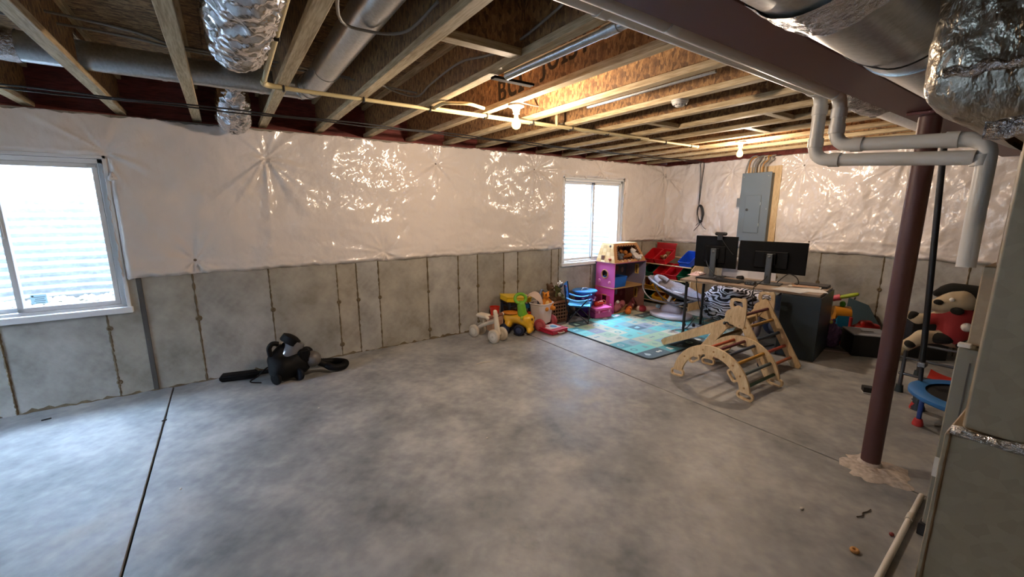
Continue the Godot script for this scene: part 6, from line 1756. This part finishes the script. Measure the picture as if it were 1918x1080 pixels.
	part("board", bd, ply, sb)
	for s in [0.03, 0.49]:
		var r := MB.new()
		r.x = X * Transform3D(F, V(s, 0, 0))
		r.prism(PackedVector2Array([Vector2(-0.015, -0.035), Vector2(0.01, -0.045), Vector2(ln, -0.05), Vector2(ln + 0.02, 0.02), Vector2(ln - 0.03, 0.055), Vector2(0.02, 0.025), Vector2(-0.02, 0.01)]), -0.008, 0.008)
		part("side_rail", r, ply, sb)
		for z in [0.02, 0.05]:
			var b := MB.new(); b.x = X
			b.cyl(V(s + (-0.012 if s < 0.2 else 0.008), 0.0, z), V(s + (-0.008 if s < 0.2 else 0.012), 0.0, z), 0.007, 0.007, 10)
			part("bolt", b, M("c9b48c", 0.3, 0.7), sb)
	var sn := thing("hook_clip", "small black hook clip under the near top plate of the climbing triangle", "clip", V(3.862, 0.43, -2.02))
	part("hook", MB.new().tube(spline([V(0, 0.0, -0.03), V(0, 0.015, 0.0), V(0, 0.0, 0.02), V(0, -0.006, 0.06)], 5), 0.008, 8), M("17150f", 0.5), sn)
	part("knob", MB.new().ell(V(0, 0.003, -0.022), V(0.016, 0.016, 0.016), 12), M("17150f", 0.5), sn)
	# a few things under the climbing set
	var ball := thing("toy_ball", "slate blue ball on the floor behind the climbing arch", "ball", V(4.12, 0.045, -1.78))
	part("shell", MB.new().ell(Vector3.ZERO, V(0.045, 0.045, 0.045), 18), M("3f4c66", 0.5), ball)
	part("valve", MB.new().cyl(V(0, 0.043, 0), V(0, 0.0458, 0), 0.005, 0.005, 8), M("20262f", 0.5), ball)
	plush("plush_toy", "pale pink plush toy lying under the climbing triangle", V(4.05, 0.04, -2.2), 0.6, [[V(-0.06, 0, 0), V(0.06, 0.0, 0), 0.04, 0.035], [V(0.09, 0.02, 0), V(0.1, 0.02, 0), 0.032, 0.03]], M("c9aaa8", 0.95), [["ear", V(0.1, 0.05, 0.02), V(0.012, 0.025, 0.01), M("b98a8c", 0.95)], ["ear", V(0.1, 0.05, -0.02), V(0.012, 0.025, 0.01), M("b98a8c", 0.95)]])

func side_mesh(s: float) -> MB:
	var m := MB.new()
	m.x = Transform3D(Basis(V(0, 0, 1), V(0, 1, 0), V(-1, 0, 0)), V(s, 0, 0))
	# right leg, left leg and rounded apex as one board outline (z, y)
	m.prism(PackedVector2Array([Vector2(-0.035, 0.60), Vector2(0.0, 0.62), Vector2(0.032, 0.605), Vector2(0.06, 0.56), Vector2(0.385, 0.03), Vector2(0.375, 0.0), Vector2(0.305, 0.0), Vector2(0.0, 0.50), Vector2(-0.335, 0.0), Vector2(-0.40, 0.0), Vector2(-0.405, 0.03), Vector2(-0.06, 0.56)]), -0.010, 0.010)
	return m

# ---------------------------------------------------------------- beyond the red post
func build_right_corner() -> void:
	var blk := M("0c0c0e", 0.6)
	var th := deg_to_rad(35.0)
	var b1 := thing("storage_cube", "black fabric storage box with a grey lid and hand slot, left of the red post", "storage box", V(5.50, 0, -1.39), th)
	part("box", MB.new().box(V(0, 0.11, 0), V(0.32, 0.22, 0.33), 0.008), blk, b1)
	part("lid", MB.new().box(V(0, 0.227, 0), V(0.328, 0.016, 0.338), 0.006), M("85878d", 0.7), b1)
	part("hand_slot", MB.new().box(V(0, 0.2352, 0), V(0.03, 0.003, 0.11), 0.001), M("08080a", 0.8), b1)
	var b2 := thing("storage_cube", "taller plain black storage box standing behind the one with the grey lid", "storage box", V(5.85, 0, -1.08), deg_to_rad(48.0))
	part("box", MB.new().box(V(0, 0.2, 0), V(0.36, 0.395, 0.36), 0.008), blk, b2)
	part("lid", MB.new().box(V(0, 0.402, 0), V(0.366, 0.012, 0.366), 0.005), M("101013", 0.7), b2)
	# activity walker and bright toys beside the pedestal
	var wk := thing("activity_walker", "blue and orange plastic activity toy behind the dark pedestal", "toy", V(5.72, 0, -1.70), 0.6)
	part("body", MB.new().box(V(0, 0.26, 0), V(0.17, 0.15, 0.13), 0.012), M("1f7fae", 0.4), wk)
	part("roof", MB.new().cyl(V(0, 0.335, -0.075), V(0, 0.335, 0.075), 0.085, 0.085, 22), M("d08a20", 0.4), wk)
	part("base", MB.new().box(V(0, 0.1, 0), V(0.2, 0.18, 0.16), 0.015), M("27303a", 0.5), wk)
	for s in [-1, 1]:
		part("foot", MB.new().cyl(V(0.08 * s, 0.0, 0), V(0.08 * s, 0.04, 0), 0.03, 0.03, 14), M("b8302c", 0.5), wk)
		part("column", MB.new().cyl(V(0.11 * s, 0.03, 0.06), V(0.11 * s, 0.32, 0.06), 0.016, 0.016, 12), M("b8302c", 0.5), wk)
	part("knob", MB.new().ell(V(0.0, 0.445, 0.0), V(0.03, 0.035, 0.03), 12), M("4fae2c", 0.4), wk)
	var fl := thing("flower_wand", "long pink and lime toy wand resting on top of the activity toy", "toy", V(5.66, 0.52, -1.74), 0.5)
	fl.rotation = V(-0.35, 0.25, 0.0)
	part("stick", MB.new().cyl(V(0, 0.0, -0.10), V(0, 0.0, 0.03), 0.03, 0.035, 14), M("d2566a", 0.5), fl)
	part("tip", MB.new().ell(V(0, 0.0, -0.11), V(0.045, 0.035, 0.05), 14), M("d99a4a", 0.5), fl)
	part("loop", MB.new().tube(range(22).map(func(i): return V(0.035 * cos(TAU * i / 22), 0.0, 0.10 + 0.08 * sin(TAU * i / 22))), 0.018, 10, true), M("9aae2c", 0.45), fl)
	var rd := thing("toy_car", "red plastic toy car behind the grey lidded storage box", "toy car", V(5.86, 0.0, -1.50), 0.9)
	part("body", MB.new().blob([[V(0, 0.17, -0.1), V(0, 0.19, 0.1), 0.06, 0.05], [V(0, 0.24, -0.04), V(0, 0.24, 0.03), 0.04, 0.035]], 0.03, 0.013), M("b3201f", 0.35), rd)
	for s in [-1, 1]: for q in [-1, 1]: wheel(rd, V(0.06 * s, 0.06, 0.08 * q), 0.06, 0.03, M("17171a", 0.6), M("77777c", 0.4))
	part("chassis", MB.new().box(V(0, 0.11, 0), V(0.1, 0.06, 0.2), 0.01), M("3a1414", 0.5), rd)
	var tn := thing("teal_panel", "dark teal fabric panel leaning against the far wall behind the toys", "fabric panel", V(6.0, 0, -1.56), 0.1)
	part("panel", MB.new().prism(PackedVector2Array([Vector2(-0.2, 0.0), Vector2(0.24, 0.0), Vector2(0.06, 0.42), Vector2(-0.12, 0.5)]), -0.008, 0.008), M("3e565e", 0.8), tn, V(0, 0, 0), V(0.0, -PI / 2, 0.1))
	part("hem", MB.new().tube(spline([V(0.0, 0.01, -0.2), V(0.02, 0.25, -0.16), V(0.05, 0.49, -0.12)], 5), 0.008, 7), M("243238", 0.8), tn)
	var pu := thing("purple_bag", "crumpled purple bag slumped between the dark pedestal and the storage box", "bag", V(5.43, 0.0, -1.68), 0.4)
	var pn := noise(FastNoiseLite.TYPE_SIMPLEX, 7.0, 3, 55)
	part("bag", MB.new().sheet(36, 24, func(u: float, w: float) -> Vector3:
		var a := u * TAU
		var t := w * PI
		var d := V(sin(t) * cos(a), cos(t), sin(t) * sin(a))
		var p := d * (1.0 + 0.35 * pn.get_noise_3dv(d * 0.5)) * V(0.085, 0.14, 0.085)
		p.y = maxf(p.y + 0.13, 0.002)
		return p, 1.0), M("80649c", 0.6), pu)
	part("tie", MB.new().tube(spline([V(-0.02, 0.26, 0), V(0.03, 0.31, 0.01), V(0.06, 0.28, 0.03)], 5), 0.008, 8), M("6a4f86", 0.6), pu)
	solo("toy_banana", "small yellow green toy on top of the purple bag", "toy", MB.new().tube(spline([V(-0.05, 0, 0), V(0, 0.014, 0.01), V(0.05, 0.0, 0.0)], 6), [0.006, 0.01, 0.014, 0.015, 0.016, 0.016, 0.016, 0.015, 0.014, 0.012, 0.009, 0.006, 0.004], 10), M("a8a83a", 0.5), V(5.42, 0.275, -1.70), 0.5)
	solo("toy_block", "red toy block wedged above the purple bag by the activity toy", "block", MB.new().box(Vector3.ZERO, V(0.07, 0.05, 0.07), 0.008), M("a8202c", 0.5), V(5.50, 0.265, -1.71), 0.3)
	solo("plastic_strip", "flat white plastic strip on the floor between the pedestal and the storage box", "strip", MB.new().box(V(0, 0.004, 0), V(0.03, 0.008, 0.26), 0.002), M("b9b6ba", 0.4), V(5.28, 0, -1.58), 0.5)
	# big plush in a red shirt, propped on a metal rod stand
	var fur := M("15130f", 0.95)
	var crm := M("b8a688", 0.95)
	var sa := thing("stuffed_animal", "big black and cream plush animal in a red shirt slumped beyond the red post", "soft toy", V(4.78, 0, -0.72))
	part("body", MB.new().blob([[V(0.02, 0.50, 0.06), V(0.02, 0.64, 0.06), 0.10, 0.09], [V(0.02, 0.78, 0.02), V(0.02, 0.79, 0.06), 0.10, 0.095], [V(-0.04, 0.74, -0.04), V(-0.06, 0.735, -0.08), 0.06, 0.045], [V(0.0, 0.66, 0.0), V(-0.05, 0.60, -0.16), 0.04, 0.036], [V(-0.05, 0.60, -0.16), V(-0.06, 0.64, -0.26), 0.036, 0.03],
		[V(0.0, 0.48, 0.05), V(-0.12, 0.47, -0.10), 0.06, 0.05], [V(-0.12, 0.47, -0.10), V(-0.14, 0.36, -0.2), 0.05, 0.045], [V(0.05, 0.48, 0.1), V(-0.05, 0.44, 0.2), 0.06, 0.05], [V(-0.05, 0.44, 0.2), V(-0.08, 0.36, 0.16), 0.05, 0.045]], 0.035, 0.015), crm, sa)
	part("hair", MB.new().blob([[V(0.03, 0.85, 0.0), V(0.05, 0.84, 0.12), 0.07, 0.075], [V(0.05, 0.80, 0.12), V(0.05, 0.70, 0.17), 0.06, 0.04], [V(0.0, 0.84, -0.05), V(-0.02, 0.83, -0.08), 0.045, 0.03]], 0.04, 0.015), fur, sa)
	part("shirt", MB.new().blob([[V(0.015, 0.52, 0.06), V(0.015, 0.65, 0.06), 0.112, 0.102], [V(-0.01, 0.65, 0.02), V(-0.04, 0.61, -0.10), 0.05, 0.046]], 0.03, 0.015), M("8f1d1c", 0.8), sa)
	for q in [[V(-0.06, 0.475, -0.02), V(0.085, 0.05, 0.10)], [V(-0.055, 0.62, -0.19), V(0.042, 0.04, 0.045)], [V(-0.02, 0.45, 0.14), V(0.07, 0.055, 0.07)], [V(-0.10, 0.77, -0.05), V(0.02, 0.022, 0.03)], [V(-0.155, 0.40, -0.16), V(0.04, 0.035, 0.04)], [V(-0.08, 0.715, 0.06), V(0.025, 0.03, 0.04)]]:
		part("black_patch", MB.new().ell(q[0], q[1], 14), fur, sa)
	part("eye", MB.new().ell(V(-0.085, 0.80, 0.02), V(0.012, 0.016, 0.016), 10), M("e8e4dc", 0.3), sa)
	part("foot", MB.new().ell(V(-0.15, 0.335, -0.22), V(0.06, 0.05, 0.055), 14), M("c2ad86", 0.95), sa)
	part("white_pompom", MB.new().ell(V(-0.09, 0.60, 0.13), V(0.035, 0.035, 0.035), 12), M("dcd8d4", 0.95), sa)
	var hz := thing("rod_stand", "low stand of grey metal rods carrying the big plush animal", "stand", V(4.78, 0, -0.72))
	var met := M("5d5f63", 0.35, 0.7)
	for q in [[V(-0.24, 0.02, -0.16), V(-0.24, 0.36, -0.16)], [V(-0.24, 0.02, 0.46), V(-0.24, 0.36, 0.46)], [V(0.3, 0.02, -0.16), V(0.3, 0.36, -0.16)], [V(0.3, 0.02, 0.46), V(0.3, 0.36, 0.46)]]:
		part("frame_post", MB.new().cyl(q[0], q[1], 0.014, 0.014, 12), met, hz)
		part("post_foot", MB.new().cyl(V(q[0].x, 0.0, q[0].z), V(q[0].x, 0.06, q[0].z), 0.03, 0.024, 14), M("26343a", 0.5), hz)
	for q in [[V(-0.24, 0.30, -0.2), V(-0.24, 0.30, 0.5)], [V(0.3, 0.30, -0.2), V(0.3, 0.30, 0.5)], [V(-0.26, 0.17, 0.15), V(0.32, 0.17, 0.15)], [V(-0.24, 0.16, -0.18), V(-0.24, 0.16, 0.48)], [V(0.3, 0.16, -0.18), V(0.3, 0.16, 0.48)]]:
		part("frame_bar", MB.new().cyl(q[0], q[1], 0.011, 0.011, 12), met, hz)
	# tall black pole behind the post
	var pp := thing("black_pole", "slim black pole leaning from the ceiling behind the red post", "pole")
	part("pole", MB.new().cyl(V(4.16, 2.10, -0.815), V(4.22, 0.34, -0.715), 0.019, 0.019, 16), M("101114", 0.5), pp)
	part("lower_tube", MB.new().cyl(V(4.22, 0.34, -0.715), V(4.23, 0.03, -0.70), 0.014, 0.014, 14), M("53565a", 0.35, 0.7), pp)
	part("clamp", MB.new().box(V(4.22, 0.36, -0.715), V(0.07, 0.04, 0.05), 0.008), M("8d9094", 0.35, 0.7), pp)
	part("foot", MB.new().lathe([Vector2(0.0, 0.0), Vector2(0.045, 0.0), Vector2(0.045, 0.02), Vector2(0.032, 0.05), Vector2(0.036, 0.12), Vector2(0.024, 0.14), Vector2(0.0, 0.14)], 18), M("1d2b34", 0.5), pp, V(4.23, 0, -0.70))
	# blue mini trampoline
	var tp := thing("mini_trampoline", "small blue trampoline with red capped feet, half hidden by the furnace", "trampoline", V(4.14, 0, -0.40))
	var R := 0.345
	part("padding", MB.new().lathe([Vector2(R - 0.085, 0.225), Vector2(R - 0.02, 0.232), Vector2(R + 0.005, 0.218), Vector2(R + 0.005, 0.196), Vector2(R - 0.01, 0.184), Vector2(R - 0.085, 0.205)], 44), M("2a6fae", 0.5), tp)
	part("jump_mat", MB.new().cyl(V(0, 0.205, 0), V(0, 0.212, 0), R - 0.08, R - 0.08, 40), M("101318", 0.7), tp)
	for k in 6:
		var a := TAU * k / 6.0 + 1.83
		var q := V(cos(a) * (R - 0.02), 0, sin(a) * (R - 0.02))
		var lg := part("leg", MB.new().cyl(q + V(0, 0.03, 0), q + V(0, 0.19, 0), 0.014, 0.014, 12), M("26407e", 0.45), tp)
		part("foot_cap", MB.new().lathe([Vector2(0.0, 0.0), Vector2(0.03, 0.0), Vector2(0.032, 0.012), Vector2(0.022, 0.05), Vector2(0.0, 0.055)], 16), M("b02a24", 0.5), lg, q)
	var sl := thing("red_sled", "red plastic sled lying on the floor beyond the blue trampoline", "sled", V(4.81, 0, -0.57), 0.0)
	part("shell", MB.new().sheet(20, 12, func(u: float, w: float) -> Vector3: return V(lerpf(-0.2, 0.2, u), 0.012 + 0.07 * pow(absf(u * 2.0 - 1.0), 3.0) + 0.04 * pow(absf(w * 2.0 - 1.0), 3.0), lerpf(-0.22, 0.22, w)), -1.0), M("c2382c", 0.45), sl)
	part("rim", MB.new().tube([V(-0.2, 0.125, -0.22), V(-0.2, 0.09, 0), V(-0.2, 0.125, 0.22)], 0.01, 8), M("9c2a22", 0.45), sl)
	part("rope", MB.new().tube(spline([V(-0.2, 0.09, -0.2), V(-0.32, 0.03, -0.12), V(-0.4, 0.008, -0.2)], 6), 0.005, 6), M("1c1612", 0.8), sl)
	var gb := thing("game_box", "small black box with a white lower edge on the floor beside the red post", "box", V(4.29, 0, -1.02), 0.5)
	part("cover", MB.new().box(V(0, 0.03, 0), V(0.07, 0.045, 0.07), 0.004), M("0e0e10", 0.5), gb)
	part("base", MB.new().box(V(0, 0.006, 0), V(0.072, 0.012, 0.072), 0.003), M("b9b7b4", 0.5), gb)

# ---------------------------------------------------------------- crumbs on the floor
func build_small() -> void:
	solo("cereal_ring", "tan ring shaped cereal crumb on the floor in front of the furnace", "crumb", MB.new().tube(range(16).map(func(i): return V(0.013 * cos(TAU * i / 16), 0.008, 0.011 * sin(TAU * i / 16))), 0.0075, 8, true), M("b98a55", 0.9), V(2.17, 0, -0.468))
	solo("red_crumb", "tiny dark red crumb on the floor near the white drain tube", "crumb", MB.new().ell(V(0, 0.007, 0), V(0.013, 0.008, 0.01), 9), M("6e2420", 0.8), V(2.43, 0, -0.405))
	solo("hair_strand", "thin dark curl of fluff on the floor between the mortar patch and the furnace", "fluff", MB.new().tube(spline([V(-0.06, 0.004, -0.01), V(-0.03, 0.005, 0.004), V(0.0, 0.004, -0.002), V(0.03, 0.004, 0.008), V(0.06, 0.005, 0.012)], 5), 0.0028, 6), M("3a2f26", 0.9), V(2.5, 0, -0.53))
	solo("plaster_crumb", "small pale crumb on the floor left of the hair curl", "crumb", MB.new().ell(V(0, 0.004, 0), V(0.014, 0.005, 0.009), 8), M("c2bcb0", 0.9), V(2.28, 0, -0.72))
	var spots := [[0.45, -3.3, "tiny pale grit speck on the floor in front of the black vacuum cleaner"], [-0.35, -2.7, "tiny pale grit speck on the floor just right of the joint by the left window"], [1.3, -2.2, "tiny pale grit speck alone in the middle of the open floor"], [2.05, -2.9, "tiny pale grit speck on the floor below the nearer bulb"]]
	for i in spots.size():
		solo("floor_speck", spots[i][2], "speck", MB.new().ell(V(0, 0.003, 0), V(0.008, 0.004, 0.006), 7), M("cfcbc4", 0.9), V(spots[i][0], 0, spots[i][1]), i * 1.3, "pale specks on the floor")
	solo("wood_chip", "small dark chip lying in the joint of the floor near the left window", "chip", MB.new().box(V(0, 0.003, 0), V(0.03, 0.006, 0.01), 0.002), M("2b2a28", 0.9), V(-0.51, 0, -3.72), 0.3)
	solo("wood_chip", "small dark chip on the floor at the foot of the wall under the left window", "chip", MB.new().box(V(0, 0.004, 0), V(0.05, 0.008, 0.014), 0.002), M("2b2a28", 0.9), V(-1.22, 0, -4.22), 0.2)
